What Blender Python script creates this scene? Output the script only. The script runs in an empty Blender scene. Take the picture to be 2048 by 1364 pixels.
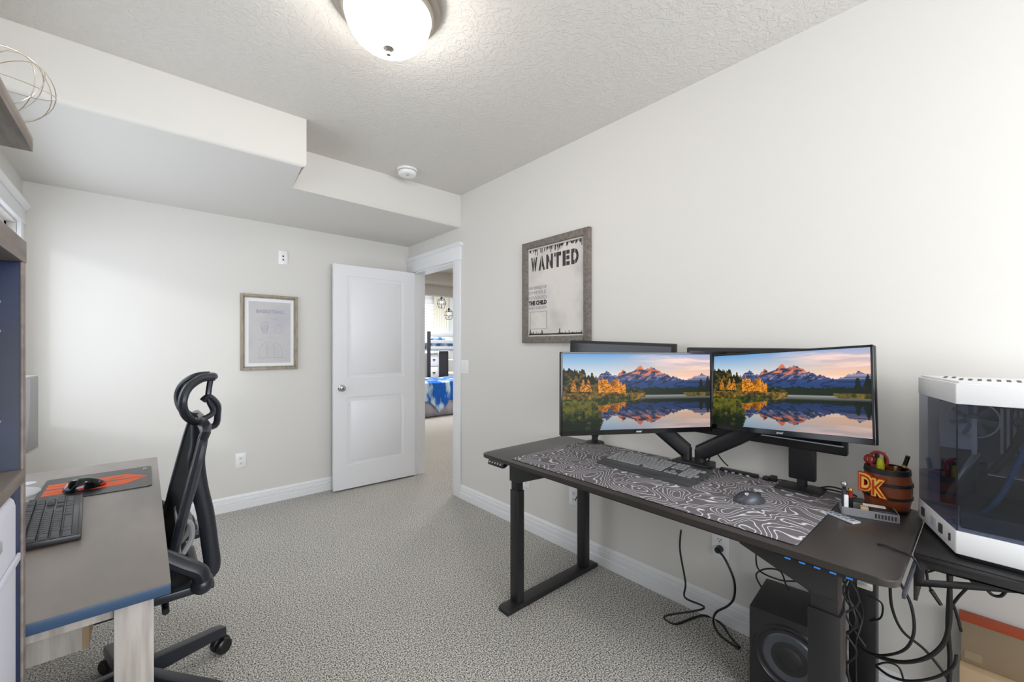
import bpy, bmesh, math, random
import numpy as np
from mathutils import Vector, Matrix, Euler
C = bpy.context.scene
LINK = C.collection.objects.link
rnd = random.Random(7)
# ------------------------------------------------------------------ camera, world, lights
FP = 836.0; HZ = 694.0; CH = 1.30; YAW = math.radians(41.3)
cam_d = bpy.data.cameras.new('camera'); cam = bpy.data.objects.new('camera', cam_d); LINK(cam)
cam_d.sensor_width = 36.0; cam_d.lens = 36.0 * FP / 2048.0
cam_d.shift_y = (HZ - 682.0) / 2048.0; cam_d.clip_start = 0.02
cam.location = (0, 0, CH); cam.rotation_euler = (math.pi / 2, 0, -YAW)
C.camera = cam
C.view_settings.view_transform = 'Standard'; C.view_settings.look = 'None'
C.view_settings.gamma = 1.0; C.view_settings.use_curve_mapping = False
C.view_settings.exposure = 0.14
w = bpy.data.worlds.new('sky'); C.world = w; w.use_nodes = True
bg = w.node_tree.nodes['Background']; bg.inputs[0].default_value = (0.86, 0.93, 1.0, 1); bg.inputs[1].default_value = 2.4

def light(name, kind, loc, energy, color=(1, 1, 1), target=None, **kw):
    d = bpy.data.lights.new(name, kind); o = bpy.data.objects.new(name, d); LINK(o)
    d.energy = energy; d.color = color; o.location = loc
    for k, v in kw.items(): setattr(d, k, v)
    if target is not None:
        o.rotation_euler = (Vector(target) - Vector(loc)).to_track_quat('-Z', 'Y').to_euler()
    return o
# low sun through the window of the left wall
light('sun', 'SUN', (-3, -3, 3), 0.42, (1.0, 0.97, 0.92), target=(-2, -1.35, 2.677), angle=math.radians(6))
# daylight entering through the window behind the camera, the left window and the bedroom window
light('daylight_rear_window', 'AREA', (0.85, -1.588, 1.55), 61, (0.90, 0.95, 1.0), target=(0.85, 3, 1.45), shape='RECTANGLE', size=2.15, size_y=1.35)
light('daylight_left_window', 'AREA', (-0.66, 2.8, 1.43), 3.5, (0.93, 0.97, 1.0), target=(3, 2.8, 1.3), shape='RECTANGLE', size=1.9, size_y=1.15)
light('daylight_bedroom_window', 'AREA', (5.6, 8.86, 1.6), 70, (0.95, 0.98, 1.0), target=(4.6, 4, 1.2), shape='RECTANGLE', size=1.4, size_y=1.5)
light('hall_fill_light', 'AREA', (3.1, 3.9, 2.36), 16, (1.0, 0.96, 0.9), target=(3.1, 3.9, 0), shape='DISK', size=0.4)  # unseen overhead fill added to brighten the hall
light('bedroom_fill_light', 'AREA', (4.3, 7.0, 2.75), 60, (1.0, 0.97, 0.93), target=(4.3, 7.0, 0), shape='DISK', size=0.6)  # added fill under the bedroom ceiling, no visible fixture

# ------------------------------------------------------------------ materials
def srgb(r, g, b):
    f = lambda c: (c / 12.92 if c <= 0.04045 else ((c + 0.055) / 1.055) ** 2.4)
    return (f(r / 255), f(g / 255), f(b / 255), 1)

def mat(name, col, rough=0.5, metal=0.0, spec=0.5, bump=None, noise=None, emit=None, coat=0.0):
    m = bpy.data.materials.new(name); m.use_nodes = True; nt = m.node_tree; N = nt.nodes; b = N['Principled BSDF']
    b.inputs['Base Color'].default_value = col; b.inputs['Roughness'].default_value = rough
    b.inputs['Metallic'].default_value = metal; b.inputs['Specular IOR Level'].default_value = spec
    b.inputs['Coat Weight'].default_value = coat
    tc = None
    if bump or noise: tc = N.new('ShaderNodeTexCoord')
    if noise:   # (scale, colour2, stretch(x,y,z), lo, hi)
        sc, c2, st, lo, hi = noise
        mp = N.new('ShaderNodeMapping'); mp.inputs['Scale'].default_value = st
        nt.links.new(tc.outputs['Object'], mp.inputs[0])
        nz = N.new('ShaderNodeTexNoise'); nz.inputs['Scale'].default_value = sc; nz.inputs['Detail'].default_value = 4
        nt.links.new(mp.outputs[0], nz.inputs['Vector'])
        cr = N.new('ShaderNodeValToRGB'); cr.color_ramp.elements[0].position = lo; cr.color_ramp.elements[1].position = hi
        cr.color_ramp.elements[0].color = col; cr.color_ramp.elements[1].color = c2
        nt.links.new(nz.outputs[0], cr.inputs[0]); nt.links.new(cr.outputs[0], b.inputs['Base Color'])
    if bump:    # (scale, strength, distance)
        nz2 = N.new('ShaderNodeTexNoise'); nz2.inputs['Scale'].default_value = bump[0]; nz2.inputs['Detail'].default_value = 3
        nt.links.new(tc.outputs['Object'], nz2.inputs['Vector'])
        bp = N.new('ShaderNodeBump'); bp.inputs['Strength'].default_value = bump[1]; bp.inputs['Distance'].default_value = bump[2]
        nt.links.new(nz2.outputs[0], bp.inputs['Height']); nt.links.new(bp.outputs[0], b.inputs['Normal'])
    if emit:
        b.inputs['Emission Color'].default_value = emit[0]; b.inputs['Emission Strength'].default_value = emit[1]
    return m

M = {}
M['wall'] = mat('wall_paint', srgb(226, 223, 218), 0.85, spec=0.2, bump=(140, 0.10, 0.002))
M['ceil'] = mat('ceiling_paint', srgb(224, 220, 214), 0.9, spec=0.2)
def knockdown(m):
    nt = m.node_tree; N = nt.nodes; b = N['Principled BSDF']; tc = N.new('ShaderNodeTexCoord')
    a = N.new('ShaderNodeTexNoise'); a.inputs['Scale'].default_value = 26; a.inputs['Detail'].default_value = 5; a.inputs['Distortion'].default_value = 1.6
    nt.links.new(tc.outputs['Object'], a.inputs['Vector'])
    r = N.new('ShaderNodeValToRGB'); r.color_ramp.elements[0].position = 0.47; r.color_ramp.elements[1].position = 0.56
    nt.links.new(a.outputs[0], r.inputs[0])
    bp = N.new('ShaderNodeBump'); bp.inputs['Strength'].default_value = 0.5; bp.inputs['Distance'].default_value = 0.003
    nt.links.new(r.outputs[0], bp.inputs['Height']); nt.links.new(bp.outputs[0], b.inputs['Normal'])
knockdown(M['ceil'])
M['trim'] = mat('trim_white', srgb(240, 240, 242), 0.42)
M['door'] = mat('door_white', srgb(242, 242, 245), 0.4)
M['plate'] = mat('plate_white', srgb(245, 245, 245), 0.35)
M['slot'] = mat('slot_dark', srgb(60, 58, 56), 0.6)
M['nickel'] = mat('brushed_nickel', srgb(176, 168, 158), 0.33, metal=0.9)
M['chrome'] = mat('chrome', srgb(210, 210, 212), 0.15, metal=1.0)
M['hinge'] = mat('hinge_steel', srgb(110, 110, 112), 0.35, metal=0.9)
M['dome'] = mat('frosted_dome', srgb(255, 252, 245), 0.35, emit=((1.0, 0.955, 0.89, 1), 23.0))
# carpet
def carpet():
    m = mat('carpet', srgb(150, 145, 138), 1.0, spec=0.05); nt = m.node_tree; N = nt.nodes; b = N['Principled BSDF']
    tc = N.new('ShaderNodeTexCoord')
    a = N.new('ShaderNodeTexNoise'); a.inputs['Scale'].default_value = 160; a.inputs['Detail'].default_value = 3; a.inputs['Roughness'].default_value = 0.85
    nt.links.new(tc.outputs['Object'], a.inputs['Vector'])
    r = N.new('ShaderNodeValToRGB'); e = r.color_ramp.elements
    e[0].position = 0.42; e[0].color = srgb(66, 63, 60); e[1].position = 0.57; e[1].color = srgb(252, 249, 242)
    k = e.new(0.5); k.color = srgb(190, 186, 179)
    nt.links.new(a.outputs[0], r.inputs[0])
    c = N.new('ShaderNodeTexNoise'); c.inputs['Scale'].default_value = 2.2; c.inputs['Detail'].default_value = 3
    nt.links.new(tc.outputs['Object'], c.inputs['Vector'])
    r2 = N.new('ShaderNodeValToRGB'); r2.color_ramp.elements[0].color = (.88, .88, .88, 1); r2.color_ramp.elements[1].color = (1.06, 1.06, 1.06, 1)
    nt.links.new(c.outputs[0], r2.inputs[0])
    mx = N.new('ShaderNodeMixRGB'); mx.blend_type = 'MULTIPLY'; mx.inputs[0].default_value = 1
    nt.links.new(r.outputs[0], mx.inputs[1]); nt.links.new(r2.outputs[0], mx.inputs[2])
    nt.links.new(mx.outputs[0], b.inputs['Base Color'])
    bp = N.new('ShaderNodeBump'); bp.inputs['Strength'].default_value = 0.8; bp.inputs['Distance'].default_value = 0.006
    nt.links.new(a.outputs[0], bp.inputs['Height']); nt.links.new(bp.outputs[0], b.inputs['Normal'])
    return m
M['carpet'] = carpet()
M['black'] = mat('black_powder_coat', srgb(34, 33, 35), 0.42)
M['blackp'] = mat('black_plastic', srgb(26, 26, 28), 0.35)
M['gloss'] = mat('black_gloss', srgb(14, 14, 16), 0.12)
M['rubber'] = mat('black_rubber', srgb(20, 20, 21), 0.6)
M['desk'] = mat('desk_black_laminate', srgb(56, 52, 50), 0.30, bump=(300, 0.12, 0.0006))
M['chairp'] = mat('chair_plastic', srgb(40, 43, 50), 0.3)
M['mesh'] = mat('chair_mesh', srgb(30, 30, 28), 0.85, spec=0.2, bump=(700, 0.8, 0.001))
M['clear'] = mat('lumbar_grey', srgb(150, 152, 154), 0.25)
M['ltop'] = mat('greyed_laminate', srgb(122, 114, 108), 0.36, noise=(5, srgb(150, 141, 134), (1.0, 0.35, 1), 0.35, 0.7))
M['ledge'] = mat('edge_daylight_blue', srgb(50, 76, 106), 0.4)  # blue daylight on a dark grey edge, put into the colour
M['oak'] = mat('pale_oak', srgb(188, 180, 172), 0.55, noise=(9, srgb(148, 138, 130), (5, 5, 0.5), 0.42, 0.72))
M['tan'] = mat('tan_edge', srgb(176, 150, 118), 0.6)
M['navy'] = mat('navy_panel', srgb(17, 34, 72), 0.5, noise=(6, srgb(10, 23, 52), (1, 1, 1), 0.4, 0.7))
M['greywood'] = mat('greywash_wood', srgb(142, 131, 124), 0.55, noise=(7, srgb(116, 104, 98), (6, .6, 6), 0.35, 0.7))
M['shelfwood'] = mat('driftwood', srgb(150, 140, 130), 0.6, noise=(7, srgb(112, 102, 94), (8, .8, 8), 0.35, 0.7))
M['fabric'] = mat('bin_fabric', srgb(214, 214, 226), 0.9, bump=(500, 0.3, 0.001))
M['wire'] = mat('wire_silver', srgb(215, 205, 190), 0.3, metal=0.8)
M['keycap'] = mat('keycap_dark', srgb(44, 46, 52), 0.42)
M['keycap2'] = mat('keycap_grey', srgb(142, 142, 144), 0.35)
M['kbody'] = mat('keyboard_body', srgb(46, 46, 48), 0.35)
M['kbody2'] = mat('keyboard_grey_body', srgb(72, 72, 74), 0.3)
M['orange'] = mat('orange_print', srgb(226, 96, 42), 0.7)
M['red'] = mat('red_plastic', srgb(170, 36, 30), 0.35)
M['redglow'] = mat('red_led', srgb(130, 12, 14), 0.4, emit=(srgb(190, 20, 20), 0.4))
M['yellow'] = mat('yellow_plastic', srgb(214, 214, 30), 0.4)
M['gold'] = mat('gold_band', srgb(214, 160, 90), 0.3, metal=0.8)
M['barrel'] = mat('barrel_brown', srgb(150, 78, 40), 0.5, noise=(9, srgb(120, 60, 30), (3, 3, 1), 0.4, 0.7))
M['hoop'] = mat('hoop_black', srgb(32, 32, 34), 0.5)
M['letred'] = mat('letter_red', srgb(205, 60, 22), 0.45)
M['letyel'] = mat('letter_yellow', srgb(255, 218, 90), 0.45)
M['pcwhite'] = mat('case_white', srgb(238, 238, 240), 0.35)
M['grey'] = mat('grey_plastic', srgb(140, 140, 144), 0.4)
M['dgrey'] = mat('dark_grey_metal', srgb(74, 77, 84), 0.38, metal=0.3)
M['lgrey'] = mat('light_grey', srgb(188, 188, 192), 0.4)
M['silver'] = mat('silver_part', srgb(190, 188, 184), 0.28, metal=0.8)
M['bluecab'] = mat('blue_cable', srgb(42, 84, 122), 0.4)
M['blueled'] = mat('blue_led', srgb(40, 110, 190), 0.4, emit=(srgb(60, 150, 255), .35))
M['cardboard'] = mat('cardboard', srgb(150, 130, 104), 0.8)
M['cardlight'] = mat('cardboard_light', srgb(196, 168, 132), 0.8)
M['ostrip'] = mat('orange_strip', srgb(176, 74, 36), 0.6)
M['paper'] = mat('poster_paper', srgb(222, 216, 210), 0.7, noise=(6, srgb(192, 186, 184), (1, 1, 1), 0.45, 0.8))
M['paper2'] = mat('print_paper', srgb(206, 202, 202), 0.7, noise=(5, srgb(190, 190, 198), (1, 1, 1), 0.4, 0.8))
M['matw'] = mat('white_mat_board', srgb(242, 242, 244), 0.7)
M['ink'] = mat('poster_ink', srgb(62, 56, 56), 0.7)
M['inkl'] = mat('poster_ink_light', srgb(160, 156, 162), 0.7)
M['inkf'] = mat('print_ink_faint', srgb(172, 172, 188), 0.7)
M['framed'] = mat('weathered_frame', srgb(128, 120, 112), 0.6, noise=(10, srgb(100, 92, 86), (1, 6, 6), 0.4, 0.7))
M['framel'] = mat('light_oak_frame', srgb(168, 158, 140), 0.55, noise=(12, srgb(142, 132, 116), (4, 4, 1), 0.4, 0.7))
M['txtw'] = mat('print_white', srgb(225, 225, 228), 0.5)
M['blanket'] = mat('blue_blanket', srgb(14, 96, 190), 0.9, noise=(3.6, srgb(205, 228, 240), (2.4, 1, 0.9), 0.50, 0.64))
M['pillow'] = mat('blue_bedding', srgb(60, 110, 150), 0.9, noise=(9, srgb(190, 205, 215), (1, 1, 1), 0.4, 0.65))
M['skirt'] = mat('bed_skirt', srgb(176, 172, 184), 0.9)
M['bunk'] = mat('bunk_grey', srgb(178, 182, 188), 0.5)
M['bunkd'] = mat('bunk_dark', srgb(36, 36, 42), 0.5)
M['blind'] = mat('blind_white', srgb(238, 240, 245), 0.6)
M['curtain'] = mat('curtain_cream', srgb(235, 230, 215), 0.9)
M['bulb'] = mat('bulb_glass', srgb(250, 240, 225), 0.3, emit=((1, .9, .75, 1), 1.0))
M['cord'] = mat('cable_black', srgb(22, 22, 24), 0.5)

def glassy(name, tint, gl=0.1, rough=0.02):
    m = bpy.data.materials.new(name); m.use_nodes = True; nt = m.node_tree; N = nt.nodes
    N.remove(N['Principled BSDF']); out = N['Material Output']
    t = N.new('ShaderNodeBsdfTransparent'); t.inputs[0].default_value = tint
    g = N.new('ShaderNodeBsdfGlossy'); g.inputs['Roughness'].default_value = rough
    lw = N.new('ShaderNodeLayerWeight'); pw = N.new('ShaderNodeMath'); pw.operation = 'POWER'; pw.inputs[1].default_value = 4.0
    ma = N.new('ShaderNodeMath'); ma.operation = 'MULTIPLY_ADD'; ma.inputs[1].default_value = 0.55; ma.inputs[2].default_value = 0.035
    nt.links.new(lw.outputs['Facing'], pw.inputs[0]); nt.links.new(pw.outputs[0], ma.inputs[0])
    mx = N.new('ShaderNodeMixShader')
    nt.links.new(ma.outputs[0], mx.inputs[0]); nt.links.new(t.outputs[0], mx.inputs[1]); nt.links.new(g.outputs[0], mx.inputs[2])
    nt.links.new(mx.outputs[0], out.inputs[0]); return m
M['pane'] = glassy('window_glass', (0.97, 0.98, 1, 1))
M['smoke'] = glassy('smoked_glass', (0.60, 0.63, 0.70, 1))
M['globe'] = glassy('clear_globe', (0.93, 0.94, 0.95, 1))

def topo():
    m = mat('topographic_mat', srgb(104, 100, 103), 0.75, spec=0.25); nt = m.node_tree; N = nt.nodes; b = N['Principled BSDF']
    tc = N.new('ShaderNodeTexCoord')
    nz = N.new('ShaderNodeTexNoise'); nz.inputs['Scale'].default_value = 5.0; nz.inputs['Detail'].default_value = 2.4; nz.inputs['Roughness'].default_value = 0.42; nz.inputs['Distortion'].default_value = 0.45
    nt.links.new(tc.outputs['Object'], nz.inputs['Vector'])
    mu = N.new('ShaderNodeMath'); mu.operation = 'MULTIPLY'; mu.inputs[1].default_value = 25
    fr = N.new('ShaderNodeMath'); fr.operation = 'PINGPONG'; fr.inputs[1].default_value = 0.5
    nt.links.new(nz.outputs[0], mu.inputs[0]); nt.links.new(mu.outputs[0], fr.inputs[0])
    cr = N.new('ShaderNodeValToRGB'); e = cr.color_ramp.elements
    e[0].position = 0.06; e[0].color = srgb(205, 205, 210); e[1].position = 0.13; e[1].color = srgb(104, 99, 102)
    nt.links.new(fr.outputs[0], cr.inputs[0]); nt.links.new(cr.outputs[0], b.inputs['Base Color'])
    return m
M['topo'] = topo()

# ------------------------------------------------------------------ mesh helpers
class MB:
    def __init__(s): s.bm = bmesh.new()
    def _bev(s, vs, r, seg):
        if r > 0:
            es = list({e for v in vs for e in v.link_edges})
            bmesh.ops.bevel(s.bm, geom=es, offset=r, segments=seg, profile=0.5, affect='EDGES', clamp_overlap=True)
    def box(s, x0, x1, y0, y1, z0, z1, bev=0, seg=2, mtx=None):
        x0, x1 = sorted((x0, x1)); y0, y1 = sorted((y0, y1)); z0, z1 = sorted((z0, z1))
        t = Matrix.Translation(((x0 + x1) / 2, (y0 + y1) / 2, (z0 + z1) / 2)) @ Matrix.Diagonal((x1 - x0, y1 - y0, z1 - z0, 1))
        if mtx is not None: t = mtx @ t
        r = bmesh.ops.create_cube(s.bm, size=1, matrix=t); s._bev(r['verts'], bev, seg); return s
    def cyl(s, p0, p1, r, r2=None, n=20, bev=0):
        p0 = Vector(p0); p1 = Vector(p1); d = p1 - p0; r2 = r if r2 is None else r2
        t = Matrix.Translation((p0 + p1) / 2) @ d.to_track_quat('Z', 'Y').to_matrix().to_4x4()
        bmesh.ops.create_cone(s.bm, cap_ends=True, segments=n, radius1=r, radius2=r2, depth=d.length, matrix=t); return s
    def sph(s, c, r, sc=(1, 1, 1), n=20, mtx=None):
        t = Matrix.Translation(c) @ (mtx or Matrix()) @ Matrix.Diagonal((sc[0], sc[1], sc[2], 1))
        bmesh.ops.create_uvsphere(s.bm, u_segments=n, v_segments=n // 2 + 2, radius=r, matrix=t); return s
    def tube(s, pts, r, n=8, sub=6, closed=False, flat=None):
        P = [Vector(p) for p in pts]
        if sub > 1:
            Q = []; L = len(P)
            rng = range(L if closed else L - 1)
            for i in rng:
                a = P[(i - 1) % L] if (closed or i > 0) else P[0]; b = P[i]; c = P[(i + 1) % L]; d = P[(i + 2) % L] if (closed or i + 2 < L) else P[-1]
                for k in range(sub):
                    t = k / sub
                    Q.append(0.5 * ((2 * b) + (c - a) * t + (2 * a - 5 * b + 4 * c - d) * t * t + (3 * b - a - 3 * c + d) * t ** 3))
            if not closed: Q.append(P[-1])
            P = Q
        L = len(P); rings = []; up = None
        for i, p in enumerate(P):
            a = P[i - 1] if (i > 0 or closed) else p; b = P[(i + 1) % L] if (i < L - 1 or closed) else p
            d = (b - a)
            if d.length < 1e-9: d = Vector((0, 0, 1))
            d.normalize()
            if up is None: up = Vector((0, 0, 1)) if abs(d.z) < 0.9 else Vector((0, 1, 0))
            sd = d.cross(up)
            if sd.length < 1e-6: sd = d.orthogonal()
            sd.normalize(); up = sd.cross(d).normalized()
            rr = r[min(len(r) - 1, int(i / (L - 1 + 1e-9) * len(r)))] if isinstance(r, (list, tuple)) else r
            fx, fz = flat if flat else (1, 1)
            rings.append([s.bm.verts.new(p + (sd * math.cos(q) * fx + up * math.sin(q) * fz) * rr) for q in [2 * math.pi * k / n for k in range(n)]])
        for i in range(L if closed else L - 1):
            A = rings[i]; B = rings[(i + 1) % L]
            for k in range(n): s.bm.faces.new((A[k], A[(k + 1) % n], B[(k + 1) % n], B[k]))
        if not closed:
            s.bm.faces.new(rings[0][::-1]); s.bm.faces.new(rings[-1])
        return s
    def lathe(s, prof, c=(0, 0, 0), n=40, mtx=None):
        c = Vector(c); rings = []
        for (r, z) in prof:
            if r < 1e-5: v = [Vector((0, 0, z))]
            else: v = [Vector((r * math.cos(2 * math.pi * k / n), r * math.sin(2 * math.pi * k / n), z)) for k in range(n)]
            rings.append([s.bm.verts.new((c + (mtx @ q if mtx is not None else q))) for q in v])
        for A, B in zip(rings, rings[1:]):
            for k in range(n):
                k2 = (k + 1) % n
                if len(A) == 1 and len(B) == 1: break
                if len(A) == 1: s.bm.faces.new((A[0], B[k2], B[k]))
                elif len(B) == 1: s.bm.faces.new((A[k], A[k2], B[0]))
                else: s.bm.faces.new((A[k], A[k2], B[k2], B[k]))
        return s
    def prism(s, poly, a0, a1, plane='xz', bev=0, seg=2, mtx=None):
        def mk(u, v, a):
            q = {'xz': Vector((u, a, v)), 'yz': Vector((a, u, v)), 'xy': Vector((u, v, a))}[plane]
            return mtx @ q if mtx is not None else q
        A = [s.bm.verts.new(mk(u, v, a0)) for u, v in poly]; B = [s.bm.verts.new(mk(u, v, a1)) for u, v in poly]
        n = len(poly)
        s.bm.faces.new(A[::-1]); s.bm.faces.new(B)
        for k in range(n): s.bm.faces.new((A[k], A[(k + 1) % n], B[(k + 1) % n], B[k]))
        s._bev(A + B, bev, seg); return s
    def grid(s, f, nu, nv, closed_u=False):
        V = [[s.bm.verts.new(f(i / (nu - 1), j / (nv - 1))) for j in range(nv)] for i in range(nu)]
        for i in range(nu - 1):
            for j in range(nv - 1): s.bm.faces.new((V[i][j], V[i + 1][j], V[i + 1][j + 1], V[i][j + 1]))
        return s
    def mesh(s, name, m, ang=35):
        bmesh.ops.recalc_face_normals(s.bm, faces=s.bm.faces)
        me = bpy.data.meshes.new(name); s.bm.to_mesh(me); s.bm.free()
        me.materials.append(m)
        for p in me.polygons: p.use_smooth = True
        me.set_sharp_from_angle(angle=math.radians(ang)); return me
    def done(s, name, m, root=None, label=None, ang=35, kind=None):
        me = s.mesh(name, m, ang); o = bpy.data.objects.new(name, me); LINK(o)
        if root is not None: attach(o, root)
        if label: o['label'] = label
        if kind: o['kind'] = kind
        return o

def attach(o, root):
    o.parent = root; mw = root.matrix_basis.copy(); r = root
    while r.parent is not None:
        mw = r.parent.matrix_basis @ r.matrix_parent_inverse @ mw if False else mw; r = r.parent
    o.matrix_parent_inverse = world_of(root).inverted()
WM = {}
def world_of(o): return WM.get(o.name, o.matrix_basis if o.parent is None else Matrix())

def tag(o, label=None, cat=None, group=None, kind=None):
    if label: o['label'] = label
    if cat: o['category'] = cat
    if group: o['group'] = group
    elif cat in GROUPS: o['group'] = GROUPS[cat]
    if kind: o['kind'] = kind
    return o
GROUPS = {'outlet': 'wall outlets', 'cable': 'black cables around the standing desk', 'monitor': 'monitors on the desks', 'pen': 'pens in the barrel cup', 'keyboard': 'keyboards', 'mouse': 'computer mice'}
def thing(name, loc, label, cat, group=None):
    o = bpy.data.objects.new(name, None); LINK(o); o.location = loc; o.empty_display_size = 0.05
    WM[o.name] = Matrix.Translation(loc)
    return tag(o, label, cat, group)
def struct(name, mb, m, label=None, root=None):
    o = mb.done(name, m, root); o['kind'] = 'structure'
    if label: o['label'] = label
    return o
def sroot(name, loc, label):
    o = bpy.data.objects.new(name, None); LINK(o); o.location = loc; WM[o.name] = Matrix.Translation(loc)
    o['kind'] = 'structure'; o['label'] = label; return o
def W(px, py, x=None, y=None, z=None):      # a point of the place seen in direction (px, py) at a known x, y or z
    l = (px - 1024) / FP; v = -(py - HZ) / FP; sn, cs = math.sin(YAW), math.cos(YAW)
    d = (sn + cs * l, cs - sn * l, v)
    t = x / d[0] if x is not None else (y / d[1] if y is not None else (z - CH) / d[2])
    return Vector((d[0] * t, d[1] * t, CH + d[2] * t))

def text_mesh(name, txt, size, m, root, origin, xdir, zdir, width=None, height=None, depth=0.0006, offset=0.0, align='LEFT', shear=0):
    cu = bpy.data.curves.new(name, 'FONT'); cu.body = txt; cu.size = size; cu.extrude = depth; cu.offset = offset; cu.align_x = align; cu.shear = shear
    cu.resolution_u = 3
    o = bpy.data.objects.new(name, cu); LINK(o); bpy.context.view_layer.update()
    me = bpy.data.meshes.new_from_object(o); bpy.data.objects.remove(o)
    xs = [v.co.x for v in me.vertices]; ys = [v.co.y for v in me.vertices]
    x0, x1, y0, y1 = min(xs), max(xs), min(ys), max(ys)
    sx = width / (x1 - x0) if width else 1; sy = height / (y1 - y0) if height else (sx if width else 1)
    X = Vector(xdir).normalized(); Z = Vector(zdir).normalized(); Nn = X.cross(Z); O = Vector(origin)
    ox = x0 if align == 'LEFT' else (x0 + x1) / 2
    for v in me.vertices:
        v.co = O + X * ((v.co.x - ox) * sx) + Z * ((v.co.y - y0) * sy) + Nn * v.co.z
    me.materials.clear(); me.materials.append(m)
    q = bpy.data.objects.new(name, me); LINK(q)
    if root is not None: attach(q, root)
    return q

# ------------------------------------------------------------------ room shell
XL, XR, YB, YF, HT = -0.571, 2.053, 3.963, -1.60, 2.61
T = 0.12
struct('floor', MB().box(-0.75, 7.2, -1.8, 9.3, -0.1, 0.0), M['carpet'], 'grey speckled carpet running through the door into the bedroom')
struct('ceiling', MB().box(XL - .15, XR + .01, YF - .15, YB + .1, HT, HT + 0.1), M['ceil'], 'off white textured ceiling of the office')
struct('wall_back', MB().box(XL - T, XR + T, YB, YB + 0.1, 0, HT), M['wall'], 'off white wall with the light oak framed print')
DY0, DY1, DH = 3.10, 3.85, 2.055
mb = MB(); mb.box(XR, XR + T, YF, DY0, 0, HT); mb.box(XR, XR + T, DY0, DY1, DH, HT); mb.box(XR, XR + T, DY1, YB, 0, HT)
struct('wall_right', mb, M['wall'], 'long off white wall behind the black standing desk')
WY0, WY1, WZ0, WZ1 = 1.80, 3.80, 0.80, 2.035
mb = MB(); mb.box(XL - T, XL, YF, WY0, 0, HT); mb.box(XL - T, XL, WY1, YB, 0, HT); mb.box(XL - T, XL, WY0, WY1, WZ1, HT); mb.box(XL - T, XL, WY0, WY1, 0, WZ0)
struct('wall_left', mb, M['wall'], 'off white wall with the window beside the corner')
RX0, RX1, RZ0, RZ1 = -0.25, 1.95, 0.85, 2.25
mb = MB(); mb.box(XL, RX0, YF - T, YF, 0, HT); mb.box(RX1, XR, YF - T, YF, 0, HT); mb.box(RX0, RX1, YF - T, YF, 0, RZ0); mb.box(RX0, RX1, YF - T, YF, RZ1, HT)
struct('wall_front', mb, M['wall'], 'wall behind the viewpoint with a wide window')
# dropped soffit along the back wall, in two depths, with rounded lower edges
mb = MB()
poly = [(XL, YB), (XL, 2.59), (0.70, 2.59), (0.70, 3.01), (XR, 3.01), (XR, YB)]
mb.prism(poly, 2.335, HT, 'xy')
es = [e for e in mb.bm.edges if all(abs(v.co.z - 2.335) < 1e-4 for v in e.verts) and not all(v.co.y > YB - .01 for v in e.verts) and not all(v.co.x > XR - .01 for v in e.verts) and not all(v.co.x < XL + .01 for v in e.verts)]
bmesh.ops.bevel(mb.bm, geom=es, offset=0.022, segments=4, profile=0.5, affect='EDGES')
struct('trim_1', mb, M['wall'], 'painted ceiling soffit stepping along the back wall')
# baseboards
def base_profile(t): return [(0, 0), (t, 0), (t, 0.050), (t - 0.006, 0.053), (t - 0.006, 0.056), (t - 0.002, 0.060), (t - 0.003, 0.084), (t - 0.009, 0.087), (t - 0.009, 0.090), (t - 0.006, 0.094), (t - 0.007, 0.106), (t - 0.013, 0.116), (0, 0.116)]
bp = base_profile(0.018)
mb = MB(); mb.prism([(XR - a, b) for a, b in bp], YF, 2.997, 'xz')
struct('baseboard_right', mb, M['trim'])
mb = MB(); mb.prism([(YB - a, b) for a, b in bp], XL, XR, 'yz')
struct('baseboard_back', mb, M['trim'])
mb = MB(); mb.prism([(XL + a, b) for a, b in bp], YF, YB, 'xz')
struct('baseboard_left', mb, M['trim'])
# door casing (trim_2)
mb = MB()
mb.box(XR - 0.018, XR, 2.997, DY0 + 0.004, 0, 2.06, 0.003)
mb.box(XR - 0.018, XR, DY1 - 0.004, YB - 0.012, 0, 2.06, 0.003)
mb.box(XR - 0.020, XR, 2.990, YB - 0.004, 2.06, 2.172, 0.002)
mb.box(XR - 0.028, XR, 2.982, YB - 0.002, 2.052, 2.066, 0.004)
mb.prism([(XR, 2.172), (XR - 0.024, 2.172), (XR - 0.040, 2.192), (XR - 0.040, 2.200), (XR, 2.200)], 2.972, YB - 0.002, 'xz')
mb.box(XR - 0.002, XR + T + .002, DY0 - 0.001, DY0 + 0.012, 0, DH, 0); mb.box(XR - 0.002, XR + T + .002, DY1 - 0.012, DY1 + 0.001, 0, DH); mb.box(XR - 0.002, XR + T + .002, DY0, DY1, DH - 0.012, DH)
mb.box(XR + 0.045, XR + 0.06, DY1 - 0.024, DY1 - 0.01, 0, DH - 0.012); mb.box(XR + 0.045, XR + 0.06, DY0 + 0.01, DY0 + 0.024, 0, DH - .012)
struct('trim_2', mb, M['trim'], 'white door casing with a crown topped header')
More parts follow.
